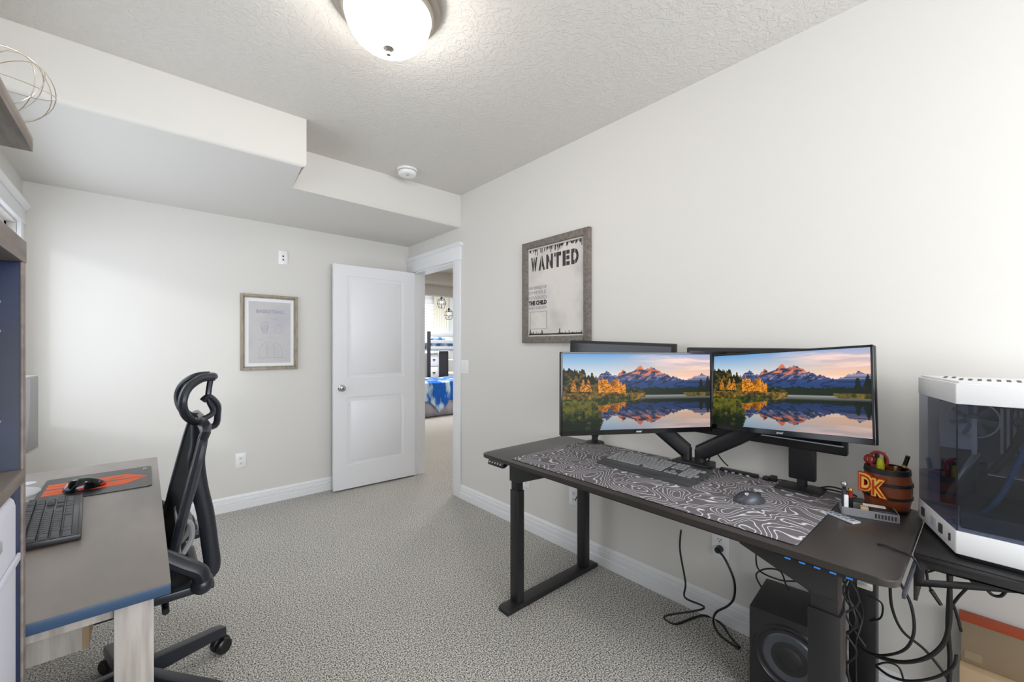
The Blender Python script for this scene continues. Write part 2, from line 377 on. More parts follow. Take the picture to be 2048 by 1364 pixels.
# door leaf opened back against the wall
d = sroot('door_1', (2.045, 3.842, 0), 'white two panel interior door standing open against the back wall')
HX, HY = 2.045, 3.842; ex, ey = 1.262, 3.872
ang = math.atan2(ey - HY, ex - HX); LW = math.hypot(ex - HX, ey - HY)
D = Matrix.Translation((HX, HY, 0)) @ Matrix.Rotation(ang, 4, 'Z')     # local x along the leaf from the hinge, local y = thickness; room face at +y?
mb = MB(); t0, t1 = -0.0, 0.035
def db(x0, x1, y0, y1, z0, z1, bev=0, b=None): (b or mb).box(x0, x1, y0, y1, z0, z1, bev, 2, D)
z0, z1 = 0.014, 2.044; sx0, sx1 = 0.118, LW - 0.118
pz = [(0.225, 0.842), (1.018, 1.945)]
db(0, sx0, t0, t1, z0, z1); db(sx1, LW, t0, t1, z0, z1)
db(sx0, sx1, t0, t1, z0, pz[0][0]); db(sx0, sx1, t0, t1, pz[0][1], pz[1][0]); db(sx0, sx1, t0, t1, pz[1][1], z1)
for a, b in pz:
    db(sx0, sx1, 0.009, 0.026, a, b)
    for (y0, y1, yy) in ((0.026, 0.032, 1), (0.003, 0.009, 0)):
        db(sx0 + 0.035, sx1 - 0.035, y0, y1, a + 0.035, b - 0.035, 0.0055)
leaf = mb.done('door_leaf', M['door'], d)
mb = MB()
for s_ in (1, -1):
    R = D @ Matrix.Translation((LW - 0.065, 0.0175, 0.93)) @ Matrix.Rotation(math.radians(-90 * s_), 4, 'X')
    mb.lathe([(0, 0.0175), (0.031, 0.0175), (0.031, 0.021), (0.026, 0.025), (0.012, 0.027), (0.012, 0.040), (0.022, 0.045), (0.0275, 0.055), (0.0265, 0.066), (0.018, 0.072), (0.009, 0.073), (0, 0.071)], n=28, mtx=R)
mb.done('door_knob', M['chrome'], d)
for hz_ in (0.30, 1.05, 1.83):
    mb = MB(); mb.cyl((HX + .002, HY - .001, hz_ - .045), (HX + .002, HY - .001, hz_ + .045), 0.006, n=10); mb.box(HX - 0.03, HX + .004, HY - 0.002, HY + 0.002, hz_ - .045, hz_ + .045)
    mb.done('hinge', M['hinge'], d)

# windows
def window(name, loc, label, build):
    r = sroot(name, loc, label); build(r); return r
def win1(r):
    x = XL
    mb = MB()
    mb.box(x - 0.005, x + 0.018, WY1, WY1 + 0.09, WZ0 - .09, WZ1 + .03, 0.003); mb.box(x - 0.005, x + 0.018, WY0 - .09, WY0, WZ0 - .09, WZ1 + .03, 0.003)
    mb.box(x - 0.005, x + 0.020, WY0 - .10, WY1 + .10, WZ1 + 0.02, WZ1 + .105, 0.003); mb.box(x - .005, x + 0.028, WY0 - .11, WY1 + .108, WZ1 + .012, WZ1 + .024, .004)
    mb.prism([(x, WZ1 + .105), (x + .024, WZ1 + .105), (x + .042, WZ1 + .126), (x + .042, WZ1 + .136), (x, WZ1 + .136)], WY0 - .12, WY1 + .115, 'xz')
    mb.box(x - .005, x + .035, WY0 - .10, WY1 + .10, WZ0 - .02, WZ0 + .005, .004); mb.box(x - .005, x + .018, WY0 - .09, WY1 + .09, WZ0 - .1, WZ0 - .02, .003)
    mb.done('window_casing', M['trim'], r)
    mb = MB(); k = x - 0.09
    for a, b in ((WY0, WY0 + .05), (WY1 - .05, WY1)): mb.box(k, k + .05, a, b, WZ0, WZ1)
    mb.box(k, k + .05, WY0, WY1, WZ0, WZ0 + .05); mb.box(k, k + .05, WY0, WY1, WZ1 - .05, WZ1)
    mb.done('window_frame', M['trim'], r)
    MB().box(k + .02, k + .026, WY0 + .04, WY1 - .04, WZ0 + .04, WZ1 - .04).done('window_pane', M['pane'], r)
window('window_1', (XL, 2.8, WZ0), 'wide white cased window on the left wall', win1)
def win2(r):
    mb = MB(); y = YF
    mb.box(RX0 - .09, RX0, y, y + .018, RZ0 - .1, RZ1 + .1, .003); mb.box(RX1, RX1 + .09, y, y + .018, RZ0 - .1, RZ1 + .1, .003)
    mb.box(RX0, RX1, y, y + .018, RZ1, RZ1 + .1, .003); mb.box(RX0, RX1, y, y + .03, RZ0 - .1, RZ0, .003)
    mb.done('window_casing', M['trim'], r)
    mb = MB(); k = y - .10
    for a, b in ((RX0, RX0 + .05), (RX1 - .05, RX1), (.82, .88)): mb.box(a, b, k, k + .04, RZ0, RZ1)
    mb.box(RX0, RX1, k, k + .04, RZ0, RZ0 + .05); mb.box(RX0, RX1, k, k + .04, RZ1 - .05, RZ1)
    mb.done('window_frame', M['trim'], r)
    MB().box(RX0 + .04, RX1 - .04, k + .015, k + .021, RZ0 + .04, RZ1 - .04).done('window_pane', M['pane'], r)
    MB().box(RX0 + .005, RX1 - .005, y - .045, y - .042, RZ0 + .01, RZ1 - .005).done('added_sun_shade', M['blind'], r)  # unseen opaque shade, added to keep the sun out of this window
window('window_2', (0.85, YF, RZ0), 'wide white window behind the viewpoint', win2)

# ------------------------------------------------------------------ hall and bedroom beyond the door
mb = MB(); mb.box(XR + .01, 4.9, 1.6, 5.6, 2.40, 2.5)
struct('ceiling', mb, M['ceil'], 'hallway ceiling above the open door')
struct('ceiling', MB().box(2.0, 7.2, 5.6, 9.3, 2.85, 2.95), M['ceil'], 'bedroom ceiling')
mb = MB(); mb.box(2.17, 7.2, 5.6, 5.72, 2.093, 2.85); mb.box(2.17, 2.75, 5.6, 5.72, 0, 2.093); mb.box(4.3, 7.2, 5.6, 5.72, 0, 2.093)
struct('wall_hall_end', mb, M['wall'], 'hallway end wall with the bedroom opening')
struct('trim_3', MB().box(2.18, 4.88, 5.30, 5.6, 2.25, 2.40), M['wall'], 'small soffit above the bedroom opening')
struct('wall_hall_far', MB().box(4.8, 4.9, 1.6, 5.6, 0, 2.4), M['wall'], 'hallway wall facing the office door')
struct('wall_hall_near', MB().box(2.17, 4.9, 1.5, 1.6, 0, 2.4), M['wall'], 'hallway wall behind the office')
struct('wall_hall_left', MB().box(2.05, 2.17, 4.063, 9.3, 0, 2.85), M['wall'], 'wall running on from the office corner')
mb = MB(); BX0, BX1, BZ0, BZ1 = 4.30, 5.47, 0.80, 2.36
mb.box(2.17, BX0, 9.0, 9.1, 0, 2.85); mb.box(BX1, 7.2, 9.0, 9.1, 0, 2.85); mb.box(BX0, BX1, 9.0, 9.1, 0, BZ0); mb.box(BX0, BX1, 9.0, 9.1, BZ1, 2.85)
struct('wall_bedroom_back', mb, M['wall'], 'bedroom wall with the bright window')
struct('wall_bedroom_right', MB().box(7.1, 7.2, 5.72, 9.0, 0, 2.85), M['wall'], 'bedroom side wall')
def win3(r):
    mb = MB(); mb.box(BX0 - .08, BX0, 8.98, 9.0, BZ0 - .08, BZ1 + .1); mb.box(BX1, BX1 + .08, 8.98, 9.0, BZ0 - .08, BZ1 + .1); mb.box(BX0, BX1, 8.98, 9.0, BZ1, BZ1 + .1); mb.box(BX0, BX1, 8.96, 9.0, BZ0 - .05, BZ0)
    mb.done('window_casing', M['trim'], r)
    MB().box(BX0, BX1, 9.05, 9.056, BZ0, BZ1).done('window_pane', M['pane'], r)
    mb = MB()
    for i in range(24):
        z = BZ0 + .05 + i * 0.065
        mb.box(BX0 + .01, BX1 - .01, 9.0, 9.03, z, z + 0.028, mtx=None)
    mb.done('window_blind', M['blind'], r)
window('window_3', (4.9, 9.0, BZ0), 'bright bedroom window with white slatted blind', win3)
mb = MB(); mb.grid(lambda u, v: Vector((5.30 + u * 0.45, 8.93 + 0.02 * math.sin(u * 40), 0.1 + v * 2.5)), 40, 4); cu_ = mb.done('curtain', M['curtain'])
tag(cu_, 'cream curtain hanging beside the bedroom window', 'curtain')
so = cu_.modifiers.new('s', 'SOLIDIFY'); so.thickness = 0.01
# bed with blue blanket
b = thing('bed', (4.2, 7.2, 0), 'low bed with grey skirt seen through the open door', 'bed')
mb = MB(); mb.grid(lambda u, v: Vector((3.35 + u * 2.0, 6.78 + 0.012 * math.sin(u * 60), 0.02 + v * 0.35)), 90, 3); o = mb.done('bed_skirt', M['skirt'], b); so = o.modifiers.new('s', 'SOLIDIFY'); so.thickness = 0.01
MB().box(3.37, 5.35, 6.80, 7.75, 0.15, 0.36, .01).done('bed_base', M['bunkd'], b)
MB().box(3.36, 5.36, 6.78, 7.76, 0.36, 0.615, .05, 3).done('mattress', M['skirt'], b)
mb = MB()
def blk(u, v):
    x = 3.30 + u * 2.1
    if v < 0.5: y = 7.78 - v / 0.5 * 1.03; z = 0.645 + 0.008 * math.sin(x * 9 + v * 20)
    else:
        dr = [(3.3, .30), (3.85, .34), (4.0, .42), (4.12, .58), (4.2, .50), (4.35, .33), (4.6, .40), (5.4, .3)]
        L = np.interp(x, [a for a, _ in dr], [c for _, c in dr]); y = 6.745 - 0.012 * math.sin(x * 24); z = 0.645 - (v - .5) / .5 * L
    return Vector((x, y, z))
mb.grid(blk, 90, 24); o = mb.done('blanket', M['blanket']); so = o.modifiers.new('s', 'SOLIDIFY'); so.thickness = 0.015; so.offset = 1
tag(o, 'bright blue and white blanket draped over the low bed', 'blanket')
# bunk bed
b = thing('bunk_bed', (5.2, 8.1, 0), 'grey and black bunk bed behind the blue blanket bed', 'bunk bed')
for x in (4.60, 6.4):
    MB().box(x - .03, x + .03, 7.92, 7.98, 0, 1.64, .004).done('post', M['bunkd'], b); MB().box(x - .03, x + .03, 8.82, 8.88, 0, 1.64, .004).done('post', M['bunkd'], b)
for z in (1.24, 1.38, 1.52): MB().box(4.63, 6.37, 7.93, 7.965, z, z + (.075 if z < 1.5 else .10), .004).done('guard_rail', M['bunk'], b)
MB().box(4.63, 6.37, 7.965, 8.86, 1.22, 1.26).done('bunk_deck', M['bunk'], b)
MB().box(4.64, 6.36, 7.975, 8.85, 1.26, 1.40, .03, 3).done('mattress', M['pillow'], b)
MB().box(4.90, 5.12, 7.99, 8.03, 0.0, 1.21).done('side_panel', M['bunkd'], b)
o = MB().sph((4.98, 8.2, 1.475), 0.14, (1.3, .8, .5)).done('pillow', M['pillow']); tag(o, 'blue patterned pillow lying on the upper bunk', 'pillow')
b = thing('dresser', (4.76, 8.3, 0), 'narrow white chest of drawers under the upper bunk', 'chest of drawers')
MB().box(4.64, 4.89, 8.05, 8.5, 0, 1.16, .005).done('carcass', M['bunk'], b)
for i in range(4):
    dr = MB().box(4.65, 4.88, 8.03, 8.05, 0.04 + i * .28, 0.30 + i * .28, .004).done('drawer', M['trim'], b)
    MB().box(4.74, 4.80, 8.01, 8.03, 0.17 + i * .28, 0.19 + i * .28, .002).done('handle', M['bunkd'], dr)
b = thing('wall_cabinet', (5.4, 8.4, 0), 'white shelving right of the dark bunk panel', 'shelf')
MB().box(5.14, 5.17, 8.1, 8.5, 0, 1.16).done('side_panel', M['trim'], b); MB().box(5.77, 5.8, 8.1, 8.5, 0, 1.16).done('side_panel', M['trim'], b)
for z in (.35, .68, .98): MB().box(5.17, 5.77, 8.1, 8.5, z, z + .025).done('shelf', M['trim'], b)
def pendant(x, y, z, label):
    p = thing('pendant_light', (x, y, 2.85), label, 'pendant light', 'bedroom pendant lights')
    MB().cyl((x, y, z + .09), (x, y, 2.85), .004, n=8).done('cord', M['cord'], p)
    MB().cyl((x, y, z + .04), (x, y, z + .11), .018, n=14).done('socket', M['blackp'], p)
    MB().sph((x, y, z + .01), .028, (1, 1, 1.3), 12).done('bulb', M['bulb'], p)
    mb = MB(); R = .09
    for k in range(6):
        a = k * math.pi / 3
        mb.tube([(x + .015 * math.cos(a), y + .015 * math.sin(a), z + .09), (x + R * .8 * math.cos(a), y + R * .8 * math.sin(a), z + .05), (x + R * math.cos(a), y + R * math.sin(a), z - .02), (x + R * .55 * math.cos(a), y + R * .55 * math.sin(a), z - .09)], .0035, 6, 1)
    for rr, zz in ((.8, .05), (1, -.02), (.55, -.09)): mb.tube([(x + R * rr * math.cos(k * math.pi / 3), y + R * rr * math.sin(k * math.pi / 3), z + zz) for k in range(6)], .0035, 6, 1, closed=True)
    mb.done('wire_shade', M['dgrey'], p)
    MB().sph((x, y, z - .01), .078).done('glass_globe', M['globe'], p)
pendant(4.0, 6.47, 2.09, 'upper of two clear geometric pendants in the bedroom')
pendant(4.13, 6.43, 1.89, 'lower hanging clear geometric pendant, nearer the door jamb')

# ------------------------------------------------------------------ lamp, detector, plates
LX, LY = 0.695, 1.50
p = thing('ceiling_light', (LX, LY, HT), 'round flush ceiling light with frosted bowl and nickel ring', 'ceiling light')
MB().lathe([(0, HT), (.200, HT), (.206, HT - .006), (.202, HT - .016), (.192, HT - .022), (.192, HT - .034), (.184, HT - .040), (.172, HT - .046), (.170, HT - .056), (.160, HT - .060), (.156, HT - .052), (.15, HT - .01)], (LX, LY, 0), 64).done('metal_ring', M['nickel'], p)
prof = [(.158 * math.cos(a) ** .8 if a < 1.57 else 0, HT - .050 - .128 * math.sin(a)) for a in [i / 16 * math.pi / 2 for i in range(16)]] + [(0, HT - .178)]
MB().lathe(prof, (LX, LY, 0), 64).done('glass_bowl', M['dome'], p)
MB().lathe([(0, HT - .172), (.020, HT - .174), (.020, HT - .180), (.011, HT - .186), (.006, HT - .190), (.009, HT - .197), (.008, HT - .203), (0, HT - .206)], (LX, LY, 0), 24).done('finial', M['nickel'], p)
p = thing('smoke_detector', (1.456, 2.83, HT), 'white round smoke detector beside the soffit', 'smoke detector')
MB().lathe([(0, HT), (.072, HT), (.072, HT - .012), (.066, HT - .015)], (1.456, 2.83, 0), 40).done('mounting_plate', M['plate'], p)
MB().lathe([(.060, HT - .014), (.066, HT - .02), (.064, HT - .036), (.055, HT - .044), (0, HT - .046)], (1.456, 2.83, 0), 40).done('housing', M['plate'], p)
MB().lathe([(0, HT - .046), (.010, HT - .046), (.010, HT - .049), (0, HT - .049)], (1.450, 2.815, 0), 16).done('test_button', M['lgrey'], p)
def plate_wall(name, side, a, z, w_, h_, label, cat, kindp, group=None):
    # side 'R': on the right wall, a = y; side 'B': on the back wall, a = x
    def bx(u0, u1, d0, d1, z0, z1, bev=0):
        m = MB()
        if side == 'R': m.box(XR - d1, XR - d0, a + u0, a + u1, z + z0, z + z1, bev)
        else: m.box(a + u0, a + u1, YB - d1, YB - d0, z + z0, z + z1, bev)
        return m
    r = thing(name, (XR, a, z) if side == 'R' else (a, YB, z), label, cat, group)
    bx(-w_ / 2, w_ / 2, 0, .006, -h_ / 2, h_ / 2, .0025).done('cover_plate', M['plate'], r)
    if kindp == 'outlet':
        for s_ in (-1, 1):
            rc = bx(-.017, .017, .006, .008, s_ * .02 - .014, s_ * .02 + .014, .001).done('receptacle', M['plate'], r)
            m = bx(-.008, -.005, .008, .0085, s_ * .02 - .001, s_ * .02 + .008); n_ = bx(.005, .008, .008, .0085, s_ * .02 - .001, s_ * .02 + .007)
            m.done('slot', M['slot'], rc); n_.done('slot', M['slot'], rc); bx(-.003, .003, .008, .0085, s_ * .02 - .010, s_ * .02 - .005, .0005).done('slot', M['slot'], rc)
    elif kindp == 'switch':
        for u in (-.023, .023): bx(u - .016, u + .016, .006, .0105, -.033, .033, .002).done('rocker', M['plate'], r)
    elif kindp == 'jack':
        for zz in (.012, -.018): bx(-.006, .006, .006, .009, zz - .006, zz + .006, .002).done('jack', M['slot'], r)
    return r
plate_wall('light_switch', 'R', 2.948, 1.13, .122, .118, 'white double rocker light switch beside the door casing', 'light switch', 'switch')
plate_wall('wall_outlet', 'B', 0.58, 0.39, .075, .118, 'white duplex outlet low on the back wall below the framed print', 'outlet', 'outlet')
plate_wall('cable_jack_plate', 'B', 0.885, 2.06, .072, .115, 'small white jack plate high on the back wall near the soffit', 'wall plate', 'jack')
plate_wall('wall_outlet', 'R', 0.838, 0.366, .078, .122, 'white outlet under the standing desk with a round black plug in it', 'outlet', 'outlet')
plate_wall('wall_outlet', 'R', 1.738, 0.352, .075, .118, 'white outlet beside the rear desk leg with a thin cord hooked in', 'outlet', 'outlet')
plate_wall('wall_outlet', 'R', 2.18, 0.355, .075, .118, 'white outlet half hidden behind the front left desk leg', 'outlet', 'outlet')

# ------------------------------------------------------------------ framed pictures
def frame_mesh(side, a0, a1, z0, z1, fw, dep, lip=0.0):
    mb = MB()
    def bx(u0, u1, zz0, zz1, d):
        if side == 'R': mb.box(XR - d, XR - .001, u0, u1, zz0, zz1, .002)
        else: mb.box(u0, u1, YB - d, YB - .001, zz0, zz1, .002)
    bx(a0, a0 + fw, z0, z1, dep); bx(a1 - fw, a1, z0, z1, dep); bx(a0 + fw, a1 - fw, z0, z0 + fw, dep); bx(a0 + fw, a1 - fw, z1 - fw, z1, dep)
    if lip:
        a0 += fw; a1 -= fw; z0 += fw; z1 -= fw
        bx(a0, a0 + lip, z0, z1, dep - .008); bx(a1 - lip, a1, z0, z1, dep - .008); bx(a0, a1, z0, z0 + lip, dep - .008); bx(a0, a1, z1 - lip, z1, dep - .008)
    return mb
# WANTED poster: y from 2.20 (left) to 1.60 (right)
p = thing('framed_poster', (XR, 1.9, 1.33), 'grey wooden framed WANTED poster on the right wall', 'framed poster')
frame_mesh('R', 1.598, 2.198, 1.328, 2.034, .045, .028).done('frame', M['framed'], p)
MB().box(XR - .012, XR - .004, 1.64, 2.16, 1.37, 1.99).done('poster_sheet', M['paper'], p)
XP = XR - .0125; xd = (0, -1, 0)
for i, ch in enumerate('WANTED'): text_mesh('wanted_letter', ch, .1, M['ink'], p, (XP, 2.118 - i * .0735, 1.826), xd, (0, 0, 1), width=.060, height=.098, offset=.006)
for i in range(6): MB().box(XP - .0012, XP + .001, 2.118 - i * .0735 - (.032 if i != 3 else .018), 2.118 - i * .0735 - (.028 if i != 3 else .014), 1.82, 1.93).done('stencil_gap', M['paper'], p)
text_mesh('name_lettering', 'THE CHILD', .03, M['ink'], p, (XP, 2.143, 1.59), xd, (0, 0, 1), width=.175, height=.032, offset=.002)
text_mesh('small_lettering', 'ON BEHALF OF', .03, M['inkl'], p, (XP, 2.143, 1.70), xd, (0, 0, 1), width=.175, height=.022, offset=.0005)
text_mesh('small_lettering', 'EMPIRE', .03, M['inkl'], p, (XP, 2.143, 1.665), xd, (0, 0, 1), width=.175, height=.024)
text_mesh('small_lettering', 'REWARD', .03, M['inkl'], p, (XP, 2.143, 1.63), xd, (0, 0, 1), width=.175, height=.024)
text_mesh('small_lettering', 'ANY ORDER', .03, M['inkl'], p, (XP, 2.143, 1.562), xd, (0, 0, 1), width=.175, height=.02)
mb = MB()
def strip(y0, y1, z0, z1): mb.box(XP - .0006, XP + .001, min(y0, y1), max(y0, y1), z0, z1)
for (a, b_, c_, e_) in ((1.652, 1.654, 1.382, 1.978), (2.146, 2.148, 1.382, 1.978), (1.652, 2.148, 1.382, 1.384), (1.652, 2.148, 1.976, 1.978)): strip(a, b_, c_, e_)
for (a, b_, c_, e_) in ((1.966, 1.968, 1.425, 1.545), (2.128, 2.13, 1.425, 1.545), (1.966, 2.13, 1.425, 1.4265), (1.966, 2.13, 1.5435, 1.545)): strip(a, b_, c_, e_)
for i in range(70):
    y = rnd.uniform(1.66, 2.14); L = rnd.uniform(.006, .05) * (1 if rnd.random() < .35 else .4); strip(y, y + rnd.uniform(.002, .008), 1.975 - L, 1.975)
for i in range(60):
    y = rnd.choice([rnd.uniform(2.0, 2.14), rnd.uniform(1.66, 1.86)]); L = rnd.uniform(.004, .04) * (1 if rnd.random() < .3 else .3); strip(y, y + rnd.uniform(.002, .006), 1.386, 1.386 + L)
strip(1.66, 2.14, 1.384, 1.392)
mb.done('border_print', M['ink'], p)
# basketball print: x .578 - .994
p = thing('framed_print', (0.786, YB, 1.11), 'light oak framed BASKETBALL diagram print on the back wall', 'framed print')
frame_mesh('B', .574, .994, 1.112, 1.732, .020, .026, .010).done('frame', M['framel'], p)
MB().box(.60, .97, YB - .010, YB - .004, 1.14, 1.71).done('mat_board', M['matw'], p)
MB().box(.632, .940, YB - .0115, YB - .010, 1.168, 1.675).done('print_sheet', M['paper2'], p)
YP = YB - .0117
text_mesh('title_lettering', 'BASKETBALL', .05, M['inkf'], p, (.685, YP, 1.580), (1, 0, 0), (0, 0, 1), width=.21, height=.030, offset=.002)
mb = MB()
def arc(cx, cz, r, a0, a1, n=18, sx=1):
    pts = [(cx + sx * r * math.cos(a0 + (a1 - a0) * i / n), YP, cz + r * math.sin(a0 + (a1 - a0) * i / n)) for i in range(n + 1)]
    mb.tube(pts, .0009, 4, 1)
def seg(x0, z0, x1, z1): mb.tube([(x0, YP, z0), (x1, YP, z1)], .0009, 4, 1)
arc(.79, 1.26, .085, 0, math.pi); seg(.705, 1.26, .705, 1.21); seg(.875, 1.26, .875, 1.21); seg(.69, 1.21, .90, 1.21)
arc(.79, 1.30, .027, 0, math.pi); seg(.763, 1.21, .763, 1.30); seg(.817, 1.21, .817, 1.30); seg(.763, 1.30, .817, 1.30)
arc(.745, 1.48, .03, 0, 2 * math.pi, sx=1); arc(.745, 1.455, .024, 0, 2 * math.pi); arc(.85, 1.45, .035, 0, 2 * math.pi); arc(.85, 1.45, .035, -1.0, 1.0, sx=.4)
for k in range(5): seg(.722 + k * .011, 1.47, .730 + k * .008, 1.41)
seg(.80, 1.53, .84, 1.53); seg(.70, 1.36, .74, 1.36); seg(.77, 1.375, .82, 1.375)
mb.done('diagram_lines', M['inkf'], p)

# ------------------------------------------------------------------ left side: bookcase, wall shelf, wire sculpture
p = thing('bookcase', (-0.37, 0.85, 0), 'tall greywashed bookcase with navy inner panels at the left edge', 'bookcase')
BXF = -0.176
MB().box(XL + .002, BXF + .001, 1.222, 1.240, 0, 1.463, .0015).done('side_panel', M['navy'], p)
MB().box(BXF - .003, BXF + .001, 1.220, 1.242, 0, 1.463, .001).done('edge_band', M['greywood'], p, 'grey wooden front edge strip')
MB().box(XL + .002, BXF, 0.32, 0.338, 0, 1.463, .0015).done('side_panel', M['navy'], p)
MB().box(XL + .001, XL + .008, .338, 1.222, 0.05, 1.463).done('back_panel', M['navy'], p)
MB().box(XL + .002, BXF + .002, 0.31, 1.245, 1.463, 1.506, .002).done('top_board', M['greywood'], p, 'thick grey wooden top board')
MB().box(XL + .01, BXF + .003, .338, 1.218, 1.043, 1.066, .001).done('shelf', M['greywood'], p)
MB().box(XL + .01, BXF + .003, .338, 1.218, .58, .60, .001).done('shelf', M['greywood'], p)
MB().box(XL + .01, BXF + .003, .338, 1.218, .06, .08, .001).done('shelf', M['greywood'], p)
for z in (1.385, 1.33, 1.16): MB().cyl((BXF - .03, 1.2205, z), (BXF - .03, 1.2225, z), .0035, n=12).done('shelf_pin_hole', M['silver'], p)
p = thing('storage_bin', (-0.36, 1.0, .60), 'pale lavender fabric bin standing on the bookcase shelf', 'storage bin')
MB().box(XL + .03, BXF - .004, .80, 1.212, .602, 1.028, .022, 4).done('bin_body', M['fabric'], p)
MB().box(BXF - .004, BXF + .001, .81, 1.20, .90, .915, .002).done('bin_seam', M['fabric'], p)
MB().box(BXF - .006, BXF + .002, .96, 1.06, .965, .985, .002).done('bin_handle', M['lgrey'], p)
p = thing('wall_shelf', (-.37, .8, 1.69), 'driftwood wall shelf high at the left edge', 'shelf')
MB().box(XL + .001, -.163, .35, 1.222, 1.678, 1.706, .001).done('shelf_board', M['shelfwood'], p)
for y in (.5, 1.05): MB().prism([(XL + .001, 1.678), (XL + .26, 1.678), (XL + .001, 1.50)], y, y + .018, 'xz').done('shelf_bracket', M['shelfwood'], p)
mb = MB(); c0 = Vector((-.186, 1.155, 1.770))
for k in range(6):
    n1 = Vector((rnd.uniform(-1, 1), rnd.uniform(-1, 1), rnd.uniform(-1, 1))).normalized(); a = n1.orthogonal().normalized(); b2 = n1.cross(a); R = .061
    mb.tube([c0 + a * R * math.cos(t) + b2 * R * math.sin(t) for t in [i * 2 * math.pi / 30 for i in range(30)]], .0008, 6, 1, closed=True)
tag(mb.done('wire_ornament', M['wire']), 'open ball of thin silver wire hoops on the wall shelf', 'ornament')

# ------------------------------------------------------------------ left desk and things on it
p = thing('desk', (-.27, 2.0, 0), 'grey laminate desk with pale oak legs under the left window', 'desk')
DX0, DX1, DY_0, DY_1 = XL + .012, .046, 1.262, 2.745
MB().prism([(DX0, DY_0), (DX1, DY_0), (DX1, DY_1), (DX0, DY_1)], .7475, .75, 'xy').done('desk_surface', M['ltop'], p)
MB().box(DX0, DX1, DY_0, DY_1, .722, .7475, .0025).done('desktop_edge', M['ledge'], p, 'edge band of the desktop with daylight blue put into its colour')
for (x0, y0) in ((-.052, 1.285), (-.052, 2.66), (DX0 + .01, 1.285), (DX0 + .01, 2.66)):
    MB().box(x0, x0 + .068, y0, y0 + .06, 0, .722, .002).done('leg', M['oak'], p)
MB().box(DX0 + .07, -.052, 1.30, 1.32, .690, .722).done('apron', M['oak'], p)
MB().box(-.03, -.012, 1.345, 2.66, .66, .722).done('apron', M['oak'], p)
MB().box(DX0 + .01, -.115, 1.46, 1.478, .56, .722).done('drawer_side', M['oak'], p)
MB().box(-.115, -.103, 1.46, 1.60, .56, .722).done('drawer_front', M['tan'], p)
MB().cyl((-.36, 2.55, .7502), (-.36, 2.55, .7512), .03, n=24).done('cable_grommet', M['lgrey'], p)
def rounded(x0, x1, y0, y1, r, n=6):
    P = []
    for cx, cy, a in ((x1 - r, y1 - r, 0), (x0 + r, y1 - r, 90), (x0 + r, y0 + r, 180), (x1 - r, y0 + r, 270)):
        for k in range(n + 1): t = math.radians(a + 90 * k / n); P.append((cx + r * math.cos(t), cy + r * math.sin(t)))
    return P
def rot2(P, c, a): return [(c[0] + (x - c[0]) * math.cos(a) - (y - c[1]) * math.sin(a), c[1] + (x - c[0]) * math.sin(a) + (y - c[1]) * math.cos(a)) for x, y in P]
p = thing('mouse_pad', (-.13, 2.4, .75), 'black mouse pad with orange arrow print on the grey desk', 'mouse pad')
MB().prism(rounded(-.30, .022, 2.185, 2.545, .015), .750, .7535, 'xy').done('pad', M['blackp'], p)
mb = MB()
for s_ in (-1, 1):
    cy = 2.36
    for (x0, w_) in ((-.29, .155), ):
        mb.prism([(.012, cy), (-.06, cy + s_ * .085), (-.285, cy + s_ * .085), (-.285, cy + s_ * .055), (-.12, cy + s_ * .012), (-.02, cy + s_ * .004)], .7535, .7538, 'xy')
    mb.prism([(-.14, cy + s_ * .020), (-.285, cy + s_ * .050), (-.285, cy + s_ * .008), (-.15, cy + s_ * .006)], .7535, .7538, 'xy')
mb.done('arrow_print', M['orange'], p)
MB().prism([(-.10, 2.40), (-.055, 2.42), (-.075, 2.40), (-.12, 2.385)], .7538, .7541, 'xy').done('arrow_cutout', M['blackp'], p)
text_mesh('pad_mark', 'BC', .01, M['txtw'], p, (-.006, 2.515, .7537), (0, -1, 0), (1, 0, 0), width=.022, height=.012, depth=.0002)

def mouse(loc, rz, L, label, body, led=None, mark=False):
    r = thing('computer_mouse', loc, label, 'mouse')
    mt = Matrix.Translation(loc) @ Matrix.Rotation(rz, 4, 'Z')
    mb = MB(); n = 26; w_ = L * .30
    def f(u, v):       # u along length 0..1 (front to back), v around
        x = (u - .5) * L; prof = max(0.0, 1 - abs(2 * u - 1) ** 3.2) ** .5
        wd = w_ * prof * (1 - .16 * math.cos((u - .08) * 2 * math.pi) * .6); hh = L * .33 * prof * (.62 + .38 * math.sin(min(1, u * 1.15) * math.pi))
        a = v * 2 * math.pi; cs, sn_ = math.cos(a), math.sin(a)
        z = hh * max(sn_, 0) ** .8 if sn_ > 0 else .0
        return mt @ Vector((x, wd * (abs(cs) ** .75) * (1 if cs > 0 else -1), .0015 + z))
    mb.grid(f, n, 28); bmesh.ops.remove_doubles(mb.bm, verts=mb.bm.verts, dist=1e-5)
    mb.done('shell', body, r, ang=60)
    mb = MB(); c = mt @ Vector((-L * .30, 0, L * .235)); ax = mt.to_3x3() @ Vector((0, .0035, 0))
    mb.cyl(c - ax, c + ax, .009, n=16); mb.done('scroll_wheel', M['rubber'], r)
    global mr_f
    mr_f = f
    return r, mt
mr, mt = mouse((-.175, 2.31, .7538), math.radians(30), .125, 'black gaming mouse with red glow on the orange print pad', M['gloss'])
MB().box(-.035, .05, -.037, .037, .004, .012, .003, 2, mt).done('side_light', M['redglow'], mr)

